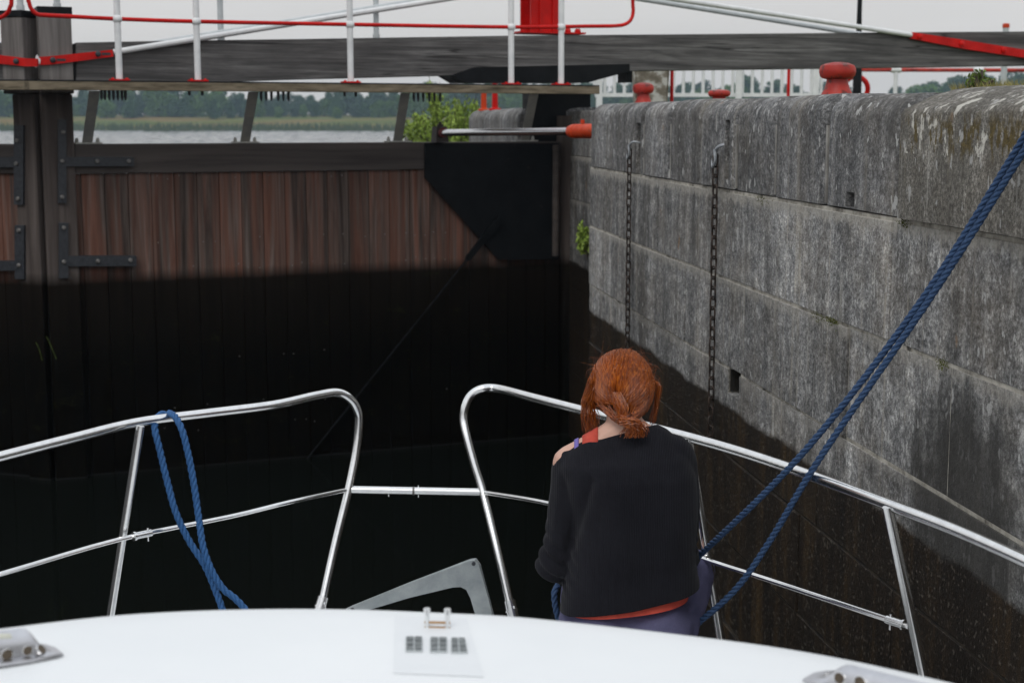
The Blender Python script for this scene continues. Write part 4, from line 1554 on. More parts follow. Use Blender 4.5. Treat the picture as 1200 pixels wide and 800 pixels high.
# wheelhouse roof in the foreground
edge = [(-420, 795), (-240, 768), (-100, 750), (0, 738), (60, 730.5), (130, 723), (200, 718.5), (270, 716), (350, 715), (430, 716.2), (506, 719.2), (600, 724), (700, 734), (800, 745.5), (900, 758.5), (985, 773), (1060, 789), (1140, 808), (1260, 842)]
ex = catmull([V((x, y, 0)) for x, y in edge], 4)
bm = new()
cols = []
for q in ex:
    Ye = 2.30 - 0.22 * ((q.x - 506) / 560) ** 2
    e = P(q.x, q.y, Ye)
    col = []
    # front skirt, rounded brow, then the crowned top running aft
    col.append(e + V((0, 0.20, -0.75)))
    for a in (80, 60, 40, 20):
        col.append(e + V((0, 0.055 * math.sin(math.radians(a)) + 0.0, -0.055 * (1 - math.cos(math.radians(a))))))
    for t_, dz in ((0.0, 0.0), (0.05, 0.002), (0.12, 0.003), (0.25, 0.004), (0.5, 0.0), (0.9, -0.02), (1.6, -0.06)):
        col.append(e + V((-xc(0) * 0 + 0.0715 * t_, -t_, dz)))
    cols.append(col)
Rg = [[bm.verts.new(p) for p in c_] for c_ in cols]
for A, B in zip(Rg, Rg[1:]):
    for j in range(len(A) - 1):
        bm.faces.new((A[j], A[j + 1], B[j + 1], B[j]))
roof = build('cabin_roof', bm, M['gel'], boat, world=True, auto=60)
roof_w = roof.data.copy(); roof_w.transform(WM[boat.name])
tb = bmesh.new(); tb.from_mesh(roof_w)
ROOF = BVHTree.FromBMesh(tb)
def on_roof(px, py, lift=0.0):
    d = ray(px, py)
    h = ROOF.ray_cast(EYE, d)
    p, n = (h[0], h[1]) if h[0] else (EYE + d * 2.0, V((0, 0, 1)))
    if n.z < 0: n = -n
    return p + n * lift

# grey patch with vents at the middle of the roof edge
bm = new()
quad = [(462, 722.5), (548, 725.5), (560, 765), (566, 790), (460, 788)]
N = 10
g = []
for j in range(N + 1):
    v = j / N
    row = []
    for i in range(N + 1):
        u = i / N
        l = V((462.5, 721.0)).lerp(V((461, 789)), v)
        r_ = V((547, 724.5)).lerp(V((567, 793)), v)
        q = l.lerp(r_, u)
        row.append(bm.verts.new(on_roof(q.x, q.y, 0.0007)))
    g.append(row)
for j in range(N):
    for i in range(N):
        bm.faces.new((g[j][i], g[j][i + 1], g[j + 1][i + 1], g[j + 1][i]))
build('grey_panel', bm, M['pad'], roof, world=True)
for k, (x0, x1, sl) in enumerate(((475.5, 495, 0), (504, 524, 0), (528.5, 545, 3))):
    bm = new()
    y0, y1 = 748 + k * 0.7, 764.5 + k * 0.8
    c4 = [on_roof(x0, y1, 0.001), on_roof(x1 + sl, y1, 0.001), on_roof(x1, y0, 0.001), on_roof(x0, y0, 0.001)]
    up = V((0, 0, 0.0025))
    hexa(bm, c4 + [c + up for c in c4])
    vent = build('vent', bm, M['white_grey'], roof, world=True, smooth=False)
    bm = new()
    for j in range(3):
        f0, f1 = j / 3 + 0.03, (j + 1) / 3 - 0.05
        for i in range(2):
            u0, u1 = i / 2 + 0.05, (i + 1) / 2 - 0.05
            def bl(u, v): return c4[0].lerp(c4[1], u).lerp(c4[3].lerp(c4[2], u), v)
            q4 = [bl(u0, f0) + up * 0.9, bl(u1, f0) + up * 0.9, bl(u1, f1) + up * 0.9, bl(u0, f1) + up * 0.9]
            hexa(bm, q4 + [c + V((0, 0, 0.002)) for c in q4])
    build('louvre', bm, M['grille'], vent, world=True, smooth=False)
bm = new()
feet = [on_roof(500.5, 735, 0), on_roof(524.5, 735.5, 0)]
tops = [p + V((0, 0.0, 0.024)) for p in feet]
aft = [on_roof(501, 752, 0.006), on_roof(526, 753, 0.006)]
for f_, t_, a_ in zip(feet, tops, aft):
    tube(bm, [f_, t_], 0.0036, 8)
    tube(bm, [t_ + V((0, 0, -0.002)), t_ + V((0, 0, 0.006))], 0.005, 10)
br = build('hinge_bracket', bm, M['chrome'], roof, world=True)
for f in (0.35, 0.02):
    bm = new()
    a, b = feet[0].lerp(tops[0], f), feet[1].lerp(tops[1], f)
    ex_ = (b - a).normalized() * 0.004
    tube(bm, [a - ex_, b + ex_], 0.0022, 8)
    build('rung', bm, M['bronze'], br, world=True)
# perforated chrome deck lights at both ends of the roof edge
def clam(pl, pr, up_px, flip, name):
    """domed chrome fairing: long low dome with a flange, a row of holes along its aft side"""
    a, b = on_roof(*pl, 0.001), on_roof(*pr, 0.001)
    ax = (b - a)
    L = ax.length
    ax.normalize()
    bk = V((0, 0, 1)).cross(ax)
    if bk.y < 0: bk = -bk
    up = ax.cross(bk)
    if up.z < 0: up = -up
    H, W = up_px, 0.085
    bm = new()
    n = 30
    cols = []
    for i in range(n + 1):
        u = i / n
        f = min(1, (u / 0.22) if not flip else ((1 - u) / 0.22))
        s = max(0.0, 0.5 - 0.5 * math.cos(math.pi * min(1, max(0, (f - 0.25) / 0.75)))) if f < 1 else 1.0
        h = 0.0035 + (H - 0.0035) * s
        wd = W * (0.35 + 0.65 * min(1, f ** 0.6))
        c = a + ax * (L * u)
        col = [c - bk * wd * 0.12 + up * 0.0, c - bk * wd * 0.10 + up * 0.004]
        for q in (0, 25, 50, 70, 90):
            an = math.radians(q)
            col.append(c + bk * (wd * 0.08 + wd * 0.22 * (1 - math.cos(an))) + up * (0.004 + max(h - 0.004, 0) * math.sin(an)))
        for q in (1.0, 0.8, 0.4, 0.05):
            col.append(c + bk * (wd * 0.30 + wd * 0.7 * (1 - q) + 0.0) + up * (0.004 + max(h - 0.004, 0) * q))
        cols.append([bm.verts.new(p) for p in col])
    for A, B in zip(cols, cols[1:]):
        for j in range(len(A) - 1):
            bm.faces.new((A[j], A[j + 1], B[j + 1], B[j]))
    o = build(name, bm, M['cast'], roof, world=True, auto=60)
    mw = o.data.copy(); mw.transform(WM[boat.name])
    t_ = bmesh.new(); t_.from_mesh(mw)
    tree = BVHTree.FromBMesh(t_)
    t_.free()
    return o, tree
def holes(o, tree, pts):
    for x, y, rx, ry in pts:
        h = tree.ray_cast(EYE, ray(x, y))
        if h[0] is None: continue
        p, n = h[0], h[1]
        if n.dot(EYE - p) < 0: n = -n
        s = (p - EYE).length / F
        rot = V((0, 0, 1)).rotation_difference(n)
        bm = new()
        lathe(bm, [(1.12, -0.4), (1.12, 0.12), (1.0, 0.16), (0.96, 0.0), (0.9, -0.3)], (0, 0, 0), 18)
        bm.transform(Matrix.Translation(p + n * 0.0006) @ rot.to_matrix().to_4x4() @ Matrix.Diagonal((rx * s, rx * s * 1.05, 0.006, 1)))
        hl = build('hole_rim', bm, M['chrome'], o, world=True)
        bm = new()
        lathe(bm, [(0.98, -0.4), (0.98, 0.06), (0.5, 0.07)], (0, 0, 0), 18)
        bm.transform(Matrix.Translation(p + n * 0.0006) @ rot.to_matrix().to_4x4() @ Matrix.Diagonal((rx * s, rx * s * 1.05, 0.006, 1)))
        build('hole', bm, M['hole'], hl, world=True)
lc, lt = clam((-120, 795), (73, 768.5), 0.038, True, 'deck_light')
holes(lc, lt, [(8, 766.5, 5.8, 5), (32, 761.5, 5.0, 5), (48, 760.5, 5.5, 6)])
rcl, rtr = clam((942, 798), (1150, 852), 0.030, False, 'deck_light')
holes(rcl, rtr, [(969, 790, 4, 3), (984, 794, 6, 5), (1008, 799, 6.5, 5)])

def lens(o, tree, outline):
    pts = []
    for x, y in outline:
        h = tree.ray_cast(EYE, ray(x, y))
        if h[0] is None: return
        pts.append(h[0])
    n = V((0, 0, 1))
    bm = new()
    prism(bm, pts, n * 0.0005, n * 0.004)
    build('lens', bm, M['lens'], o, world=True, smooth=False)
lens(lc, lt, [(-40, 751), (14, 748), (12, 744.8), (-40, 746)])
lens(rcl, rtr, [(1006, 785.5), (1040, 792), (1074, 799), (1076, 796.5), (1040, 787.5), (1006, 781.5)])

# bow rails
RZ, LZ = 2.0, 1.63
def RP(px, py, z=RZ):
    return PZ(px, py, z)
def tubepart(name, pts, r, parent=boat, mat=None, k=6, curve=True, n=14):
    bm = new()
    tube(bm, catmull(pts, k) if curve else pts, r, n)
    return build(name, bm, mat or M['chrome'], parent, world=True)
top_l = [RP(-260, 606), RP(-120, 567), RP(0, 535), RP(80, 514.5), RP(160, 495), RP(240, 484.5), RP(320, 474.5), RP(370, 463.5)]
Yb = 5.60
cl_ = [P(395, 460, 5.66), P(410, 467, 5.69), P(418.5, 480, 5.71), P(420.5, 497, 5.71), P(417, 530, 5.69), P(408, 575, 5.64), P(392, 640, 5.56), P(374, 722, 5.45), P(366, 762, 5.42)]
lr = tubepart('bow_rail', top_l + cl_, 0.0160)
top_r = [RP(1420, 762), RP(1300, 704), RP(1200, 656.5), RP(1120, 621), RP(1040, 590.5), RP(940, 553.5), RP(860, 527), RP(780, 505), RP(690, 482.5), RP(620, 464.5)]
cr_ = [P(585, 455.5, 5.78), P(565, 455.5, 5.79), P(552, 463, 5.79), P(545, 476, 5.78), P(543, 492, 5.77), P(547, 512, 5.74), P(556, 545, 5.70), P(566, 577, 5.66), P(584, 650, 5.54), P(602, 727, 5.45), P(610, 765, 5.42)]
rr_ = tubepart('bow_rail', top_r + cr_, 0.0160)
# step rail across the gap with its sleeve
a, b = P(408, 573.5, 5.645), P(566, 576.5, 5.665)
tubepart('cross_rail', [a, b], 0.0150, curve=False)
for f in (0.485,):
    bm = new()
    c = a.lerp(b, f)
    tube(bm, [c - V((0.004, 0, 0)), c + V((0.004, 0, 0))], 0.0162, 14)
    build('joint_ring', bm, M['bolt'], boat, world=True)
bm = new()
for f in (0.30, 0.52):
    c = a.lerp(b, f)
    tube(bm, [c + V((0, 0, -0.024)), c + V((0, 0, 0.022 if f > 0.4 else -0.01))], 0.003, 6)
build('grub_screw', bm, M['chrome'], boat, world=True)
# lower rails and fittings
def low_rail(pts, yname, sleeve):
    o = tubepart('lower_rail', pts, 0.0078, k=4, n=10)
    (s0, s1) = sleeve
    bm = new()
    tube(bm, [s0, s1], 0.0125, 12)
    d = (s1 - s0).normalized()
    tube(bm, [s0, s0 + d * 0.008], 0.016, 12)
    c = s1 - d * 0.012
    tube(bm, [c + V((0, 0, -0.026)), c + V((0, 0, 0.018))], 0.004, 8)
    build('rail_end_fitting', bm, M['chrome'], o, world=True)
low_rail([PZ(-160, 717, 1.645), PZ(0, 672.5, 1.645), PZ(141, 631.5, 1.64), PZ(270, 605, 1.63), P(340, 588, 5.35), a], 'l', (PZ(156, 628.5, 1.638), PZ(177, 624, 1.638)))
low_rail([b, P(635, 588, 5.25), P(700, 606, 5.02), P(815, 651, 4.80), P(900, 679, 4.5), P(1066, 734, 3.985)], 'r', (P(1061, 732.5, 4.0), P(1040, 725.5, 4.06)))
# stanchions
def stanchion(p0, p1, name='stanchion'):
    d = (p1 - p0)
    p2 = p0 + d * ((DECK - p0.z) / d.z)
    o = tubepart(name, [p0, p2], 0.0142, curve=False)
    bm = new()
    lathe(bm, [(0.035, 0), (0.035, 0.006), (0.02, 0.012), (0.019, 0.05)], p2, 14)
    build('stanchion_base', bm, M['chrome'], o, world=True)
    return o
stanchion(RP(164.5, 499), P(129.5, 722, 4.97))
stanchion(RP(1040, 593.5), P(1084, 797, 3.965))
stanchion(RP(806, 513), P(845, 748, 4.78))
# sockets where the pulpit legs meet the deck
for p, q in ((P(379, 699, 5.478), P(374.5, 714, 5.46)), (P(597, 703, 5.475), P(600.5, 718, 5.462))):
    bm = new()
    d = (q - p).normalized()
    tube(bm, [p, q + d * 0.3], 0.0215, 14)
    tube(bm, [p + d * 0.035, p + d * 0.041], 0.025, 14)
    ball(bm, p + d * 0.02 + V((0.012, -0.018, 0)), 0.006, 1)
    build('leg_socket', bm, M['chrome'], boat, world=True)

# anchor ---------------------------------------------------------------
Ya = 5.42
sh = [(404, 714), (411, 711), (480, 683), (550, 656), (557, 655), (562, 662), (572, 700), (585, 750), (566, 752), (552, 700), (547, 690), (540, 686.5), (530, 687), (480, 700), (440, 712), (400, 726)]
pts = [P(x, y, Ya + 0.0) for x, y in sh]
an = thing('anchor', 'bent galvanised anchor shank standing on the bow between the rail legs', 'anchor', P(575, 760, Ya))
bm = new()
prism(bm, pts, (0, 0, 0), (0.004, 0.022, 0.0))
bmesh.ops.bevel(bm, geom=list(bm.edges), offset=0.003, segments=1, affect='EDGES')
build('shank', bm, M['galv'], an, world=True, smooth=False)
bm = new()
for x, y in ((555, 660), (413, 714)):
    c = P(x, y, Ya - 0.001)
    lathe(bm, [(0.0075, -0.003), (0.0075, 0.002), (0.004, 0.003)], c, 10, ax=(0, -1, 0))
build('pin', bm, M['iron'], an, world=True)
bm = new()
c = P(578, 756, Ya)
pts = [c + V((-0.17, 0.02, -0.03)), c + V((0.03, -0.13, -0.05)), c + V((0.16, 0.02, -0.02)), c + V((0.02, 0.19, -0.05))]
prism(bm, pts, (0, 0, 0), (0, 0, 0.016))
build('fluke', bm, M['galv'], an, world=True, smooth=False)

# ------------------------------------------------------------------ ropes
def rope_obj(paths, r, mat, label, cat='rope', name='mooring_rope'):
    o0 = paths[0][0]
    bm = new()
    for p in paths:
        rope(bm, p, r)
    bm.transform(Matrix.Translation(-o0))
    o = build(name, bm, mat, auto=80)
    o.location = o0
    return tag(o, label, cat)
ly = 5.08
lp_a = [P(264, 724, 4.95), P(254, 695, 4.98), P(240, 662, 5.0), P(222, 634, 5.02), P(206, 600, 5.03), P(195, 560, 5.05), P(186, 522, 5.07), P(181.5, 503, 5.09),
        P(183, 491, 5.13), P(190, 485, 5.17), P(197, 485.5, 5.17)]
top = RP(198, 490)
lp_b = [P(199, 484, 5.14), P(206, 489, 5.09), P(213, 503, 5.06), P(219, 525, 5.05), P(226, 560, 5.04), P(232, 600, 5.02), P(238, 640, 4.985), P(248, 668, 4.97), P(262, 690, 4.96), P(276, 701, 4.95), P(292, 720, 4.93), P(300, 740, 4.9)]
full = catmull(lp_a + lp_b, 8)
tail = catmull([P(264, 724, 4.95), P(268, 740, 4.94), P(276, 760, 4.93), P(296, 775, 4.9)], 6)
rope_obj([full, tail], 0.0120, M['rope'], 'bright blue rope looped over the left bow rail')

# ------------------------------------------------------------------ the woman
YB = 4.40
base = P(735, 742, YB); base.z = 1.47
woman = thing('person', 'person with red hair in a black off shoulder jumper, seated with back turned', 'person', base)
def B(x, y, dy=0.0): return P(x, y, YB + dy)
skin = NT('skin')
skin.color(skin.ramp(skin.noise(18, 3), [(0.3, (0.52, 0.30, 0.225)), (0.7, (0.60, 0.365, 0.28))]))
skin.set(Roughness=0.55)
skin.b.inputs['Subsurface Weight'].default_value = 0.08
skin.b.inputs['Subsurface Radius'].default_value = (0.02, 0.008, 0.004)
M['skin'] = skin.m

bm = new()
pel, waist, chest, neckb = B(735, 742, 0.06), B(738, 665, 0.035), B(738, 580, 0.04), B(733, 520, 0.07)
ball(bm, pel, (0.155, 0.11, 0.11), 3)
ball(bm, waist, (0.13, 0.085, 0.14), 3)
ball(bm, chest, (0.150, 0.095, 0.15), 3)
ball(bm, B(736, 540, 0.055), (0.165, 0.075, 0.075), 3)
hd = B(730, 452, 0.12)
capsule(bm, neckb + V((0, 0.0, 0)), B(731, 478, 0.09), 0.060, 0.053)
# trapezius and shoulders
limb(bm, [B(731, 503, 0.065), B(698, 526, 0.06), B(668, 543, 0.06)], [0.050, 0.051, 0.0545])
limb(bm, [B(737, 503, 0.065), B(772, 527, 0.06), B(798, 550, 0.06)], [0.050, 0.047, 0.050])
# arms: elbow out, forearms forward to the lap where the rope is held
LH, RH = B(700, 672, 0.44), B(806, 655, 0.36)
limb(bm, [B(667, 548, 0.06), B(655, 652, 0.08), LH], [0.048, 0.038, 0.026])
limb(bm, [B(798, 550, 0.06), B(800, 645, 0.10), RH], [0.048, 0.036, 0.026])
# head with a face turned to the water
ball(bm, hd, (0.073, 0.092, 0.088), 3)
ball(bm, hd + V((0, 0.032, -0.055)), (0.054, 0.060, 0.062), 3)
ball(bm, hd + V((0, 0.060, -0.098)), (0.024, 0.022, 0.020), 2)          # chin
limb(bm, [hd + V((0, 0.088, -0.005)), hd + V((0, 0.104, -0.040))], [0.009, 0.012])      # nose
for s in (-1, 1):
    ball(bm, hd + V((s * 0.030, 0.080, 0.022)), (0.022, 0.012, 0.008), 2)        # brow
    ball(bm, hd + V((s * 0.034, 0.066, -0.038)), (0.022, 0.018, 0.020), 2)       # cheek
    ball(bm, hd + V((s * 0.075, 0.0, -0.022)), (0.009, 0.016, 0.027), 2)         # ear
for dz in (-0.066, -0.075):
    ball(bm, hd + V((0, 0.086, dz)), (0.020, 0.010, 0.0055), 2)          # lips
# legs under the trousers, feet on the deck ahead
KN = [B(690, 655, 0.44), B(806, 652, 0.42)]
FT = [V((base.x - 0.05, 4.95, DECK + 0.075)), V((base.x + 0.13, 4.98, DECK + 0.075))]
HP = [B(700, 735, 0.07), B(772, 735, 0.07)]
for h_, k_, f_ in zip(HP, KN, FT):
    limb(bm, [h_, k_ + V((0, 0, -0.05)), f_ + V((0, -0.05, 0.03))], [0.085, 0.055, 0.038])
    limb(bm, [f_ + V((0, -0.06, -0.02)), f_ + V((0, 0.10, -0.045))], [0.038, 0.028])
# hands: palm, four curled fingers, thumb
def hand(w, fwd, side, roll):
    fwd = fwd.normalized(); side = (side - fwd * side.dot(fwd)).normalized()
    dn = fwd.cross(side)
    if dn.z > 0: dn = -dn
    for i, (o_, L) in enumerate(((-0.030, 0.070), (-0.011, 0.080), (0.009, 0.075), (0.028, 0.058))):
        k0 = w + fwd * 0.085 + side * o_
        capsule(bm, w + fwd * 0.015 + side * o_ * 0.6, k0, 0.016, 0.0115)
        k1 = k0 + (fwd * 0.8 + dn * 0.6) * L * 0.45
        k2 = k1 + (fwd * -0.1 + dn) * L * 0.33
        k3 = k2 + (fwd * -0.85 + dn * 0.3) * L * 0.28
        limb(bm, [k0, k1, k2, k3], [0.0095, 0.009, 0.0082, 0.0072])
    t0 = w + fwd * 0.025 - side * 0.026
    t1 = t0 + (fwd * 0.6 - side * 0.55 + dn * 0.4) * 0.042
    t2 = t1 + (fwd * 0.75 + side * 0.1 + dn * 0.6) * 0.034
    limb(bm, [t0, t1, t2], [0.014, 0.011, 0.009])
hand(LH, V((0.35, 0.8, -0.1)), V((1, 0, 0)), 0)
hand(RH, V((-0.25, 0.85, -0.1)), V((-1, 0, 0)), 0)
body = build('body', bm, M['skin'], woman, world=True)
remesh(body, 0.0055, 6)
tb2 = bmesh.new(); tb2.from_mesh(body.data); tb2.transform(WM[woman.name])
BODY = BVHTree.FromBMesh(tb2)
for s in (-1, 1):
    bm = new()
    ball(bm, hd + V((s * 0.030, 0.076, 0.004)), 0.0125, 2)
    build('eye', bm, M['white'], body, world=True)

# trousers
trs = NT('lavender_grey_cloth')
tnz = trs.noise(260, 3, 0.6)
trs.color(trs.mix(0.5, trs.ramp(trs.noise(5, 3), [(0.3, (0.075, 0.072, 0.135)), (0.7, (0.105, 0.102, 0.180))]), trs.ramp(tnz, [(0.3, 0.7), (0.7, 1.15)]), 'MULTIPLY'))
trs.set(Roughness=0.9)
trs.b.inputs['Specular IOR Level'].default_value = 0.15
trs.bump(tnz, 0.3, 0.002)
bm = new()
ball(bm, B(735, 735, 0.06), (0.188, 0.135, 0.125), 3)
ball(bm, B(703, 738, 0.03), (0.115, 0.12, 0.115), 3)
ball(bm, B(767, 736, 0.03), (0.118, 0.12, 0.115), 3)
for i, (h_, k_, f_) in enumerate(zip(HP, KN, FT)):
    o_ = V((-0.012 if i == 0 else 0.016, 0, 0.0))
    limb(bm, [h_ + o_, k_ + V((0, 0, -0.05)) + o_, f_ + V((0, -0.05, 0.07))], [0.108, 0.078, 0.062])
tro = build('trousers', bm, trs.m, woman, world=True)
remesh(tro, 0.007, 8)
for v in tro.data.vertices:
    v.co += v.normal * (0.005 * noise.noise(V((v.co.x * 14, v.co.y * 8, v.co.z * 20))) + 0.003 * noise.noise(V((v.co.x * 30 + v.co.z * 20, v.co.y * 12, v.co.z * 30))))

# vest showing below and above the jumper
vest = simple('coral_red_vest', (0.42, 0.045, 0.028), (0.55, 0.075, 0.045), 40, 0.85)
def ring(x0, x1, y0, y1, dep, yo, n=40, p=2.4):
    """an oval ring between pixel (x0,y0) on the left and (x1,y1) on the right"""
    a, b = B(x0, y0, yo), B(x1, y1, yo)
    c, h = (a + b) / 2, (b - a) / 2
    out = []
    for k in range(n):
        q = 2 * math.pi * k / n
        cx, sy = math.cos(q), math.sin(q)
        cx = math.copysign(abs(cx) ** (2 / p), cx)
        sy = math.copysign(abs(sy) ** (2 / p), sy)
        out.append(c + h * cx + V((0, dep * sy, 0)))
    return out
bm = new()
loft(bm, [ring(664, 806, 714.0, 697.5, 0.136, 0.045), ring(664, 807, 704, 688, 0.130, 0.045), ring(672, 806, 660, 650, 0.105, 0.04), ring(680, 800, 600, 590, 0.10, 0.045)])
build('vest', bm, vest, woman, world=True, auto=70)

# jumper
jm = NT('black_knit')
kn1 = jm.noise(420, 2, 0.6)
ws = jm.n('TexWave', wave_type='BANDS', bands_direction='X')
ws.inputs['Scale'].default_value = 62
ws.inputs['Distortion'].default_value = 0.6
jm.l(jm.tc.outputs['Object'], ws.inputs['Vector'])
fz = jm.ramp(jm.noise(70, 4, 0.7), [(0.3, 0.75), (0.7, 1.25)])
jm.color(jm.mix(0.7, jm.ramp(jm.noise(6, 3), [(0.3, (0.0085, 0.0085, 0.0115)), (0.7, (0.0135, 0.0135, 0.0175))]), fz, 'MULTIPLY'))
jm.set(Roughness=0.95, Sheen_Weight=0.05, Sheen_Roughness=0.5)
jm.b.inputs['Specular IOR Level'].default_value = 0.08
jm.bump(jm.math('ADD', jm.math('MULTIPLY', ws.outputs[1], 0.7), jm.math('MULTIPLY', kn1, 0.5)), 0.55, 0.003)
bm = new()
loft(bm, [ring(657, 813, 734, 706, 0.142, 0.045), ring(655, 818, 724, 694, 0.145, 0.045), ring(658, 818, 702, 680, 0.137, 0.04), ring(664, 813, 668, 655, 0.122, 0.035), ring(669, 814, 630, 620, 0.118, 0.03),
          ring(670, 814, 590, 585, 0.122, 0.03), ring(664, 813, 562, 555, 0.122, 0.035), ring(655, 806, 545, 532, 0.108, 0.045), ring(661, 794, 533, 518, 0.088, 0.055), ring(676, 782, 520, 506, 0.066, 0.06), ring(700, 768, 506, 498, 0.045, 0.065)])
# sleeves
limb(bm, [B(671, 548, 0.06), B(664, 600, 0.055), B(659, 635, 0.05), B(655, 655, 0.06), B(662, 664, 0.12), LH.lerp(B(655, 652, 0.08), 0.25)], [0.062, 0.060, 0.055, 0.060, 0.058, 0.045])
ball(bm, B(652, 660, 0.055), (0.060, 0.06, 0.050), 3)
ball(bm, B(789, 536, 0.055), 0.064, 3)
limb(bm, [B(793, 543, 0.06), B(796, 600, 0.06), B(796, 648, 0.10), RH.lerp(B(800, 645, 0.10), 0.25)], [0.062, 0.056, 0.053, 0.045])
jum = build('jumper', bm, jm.m, woman, world=True)
remesh(jum, 0.0065, 7)
# neckline cut: a plane through the off-shoulder line, tilting down at the front
bm = bmesh.new(); bm.from_mesh(jum.data); bm.transform(WM[woman.name])
pa, pb = B(640, 526.0, -0.04), B(776, 496.5, -0.04)
nrm = (pb - pa).cross(V((0, 1, -0.25)))
if nrm.z < 0: nrm = -nrm
bmesh.ops.bisect_plane(bm, geom=list(bm.verts) + list(bm.edges) + list(bm.faces), plane_co=pa, plane_no=nrm, clear_outer=True)
# hem: cut flat at the slanted lower edge, so the jumper is an open sleeve of cloth
pa, pb = B(655, 730.5, -0.10), B(806, 703, -0.10)
pb2 = B(735, 716, 0.0)
n2 = (pb - pa).cross(V((0, 1, 0)))
if n2.z > 0: n2 = -n2
bmesh.ops.bisect_plane(bm, geom=list(bm.verts) + list(bm.edges) + list(bm.faces), plane_co=pa + V((0, 0, -0.004)), plane_no=n2, clear_outer=True)
# folds
bm.normal_update()
el, er = B(652, 655, 0.05), B(800, 640, 0.1)
for v in bm.verts:
    p = v.co
    d = 0.0
    q = V((p.x * 9, p.y * 5, p.z * 3.2 + p.x * 3))
    d += 0.0080 * noise.noise(q)
    q = V((p.x * 16 + p.z * 9, p.y * 6, p.z * 6))
    d += 0.0045 * noise.noise(q)
    w = math.exp(-((p - el).length / 0.085) ** 2)
    d += w * 0.0095 * math.sin((p.z * 0.9 + p.x * 0.5 - p.y * 0.3) * 150)
    w = math.exp(-((p - er).length / 0.08) ** 2)
    d += w * 0.005 * math.sin((p.z - p.x * 0.4) * 160)
    # drag lines from the left shoulder to the waist
    a_, b_ = B(690, 560), B(668, 640)
    ab = b_ - a_
    t_ = max(0, min(1, (p - a_).dot(ab) / ab.dot(ab)))
    dist = (p - (a_ + ab * t_)).xz.length if hasattr((p - a_), 'xz') else 1
    d -= 0.016 * math.exp(-(dist / 0.016) ** 2) * (1 if p.y < YB + 0.03 else 0)
    v.co = p + v.normal * d
bm.transform(WM[woman.name].inverted())
bm.to_mesh(jum.data)
bm.free()
m_ = jum.modifiers.new('t', 'SOLIDIFY'); m_.thickness = 0.005; m_.offset = 0
bake(jum)
for p_ in jum.data.polygons: p_.use_smooth = True

# shoulder straps
def strip(name, mat, x0, x1, y, n=18, y0=-0.06, y1=0.13):
    bm = new()
    rows = []
    for i in range(n):
        dy = y0 + (y1 - y0) * i / (n - 1)
        row = []
        for x in (x0, (x0 + x1) / 2, x1):
            p = B(x, y, dy)
            p.y = YB + dy
            h = BODY.ray_cast(V((p.x, p.y, p.z + 0.03)), V((0, 0, -1)))
            if h[0] is None: break
            row.append(h[0] + h[1] * 0.003)
        if len(row) == 3 and row[1].z > 1.93: rows.append([bm.verts.new(q) for q in row])
    for A, B_ in zip(rows, rows[1:]):
        for k in range(2):
            bm.faces.new((A[k], A[k + 1], B_[k + 1], B_[k]))
    o = build(name, bm, mat, woman, world=True)
    m = o.modifiers.new('t', 'SOLIDIFY'); m.thickness = 0.003; m.offset = 0
    bake(o)
strip('vest_strap', vest, 683, 701, 512)
strip('bra_strap', simple('violet_strap', (0.13, 0.10, 0.36), (0.17, 0.13, 0.42), 40, 0.7), 673.5, 678.5, 516)

# hair -----------------------------------------------------------------------
def hair_mat(name, a, b, c):
    t = NT(name)
    n1 = t.noise(1.0, 4, 0.7, t.co((160, 160, 22)))
    n2 = t.noise(14, 3, 0.6)
    col = t.ramp(n1, [(0.3, a), (0.5, b), (0.72, c)])
    t.color(t.mix(0.6, col, t.ramp(n2, [(0.3, 0.6), (0.7, 1.25)]), 'MULTIPLY'))
    t.set(Roughness=0.36)
    t.b.inputs['Specular IOR Level'].default_value = 0.45
    return t.m
M['hair'] = hair_mat('copper_hair', (0.085, 0.014, 0.002), (0.25, 0.052, 0.004), (0.50, 0.145, 0.014))
M['hair_dark'] = hair_mat('copper_hair_under', (0.035, 0.006, 0.002), (0.07, 0.012, 0.003), (0.13, 0.022, 0.005))
HC = B(729, 453, 0.115)
HR = V((0.094, 0.106, 0.113))
def hsurf(d, lift=0.0):
    d = d.normalized()
    r_ = 1 / math.sqrt((d.x / HR.x) ** 2 + (d.y / HR.y) ** 2 + (d.z / HR.z) ** 2)
    lump = 1 + 0.035 * noise.noise(d * 2.4 + V((3, 1, 7)))
    return HC + d * (r_ * lump + lift)
bm = new()
ball(bm, (0, 0, 0), 1, 4)
dele = []
for v in bm.verts:
    d = v.co.copy()
    if d.y > 0.62 and d.z < 0.62: dele.append(v)         # open at the face
    elif d.z < -0.62: dele.append(v)
    v.co = hsurf(d, -0.007)
bmesh.ops.delete(bm, geom=dele, context='VERTS')
hair = build('hair', bm, M['hair_dark'], woman, world=True)
Gd = (B(722, 461, 0) - HC)
G = hsurf(Gd, 0.002)                                      # where the strands gather
TIE = B(731, 488, -0.012)
rh = random.Random(77)
bm = new()
def strand(bm, pts, r0, r1=None, n=4, k=4):
    pts = catmull(pts, k)
    m = len(pts)
    rr2 = [(r0 * (1 - 0.35 * abs(2 * i / m - 1))) if r1 is None else r0 + (r1 - r0) * i / (m - 1) for i in range(m)]
    tube(bm, pts, rr2, n)
crown = V((0.10, 0.25, 1.0)).normalized()
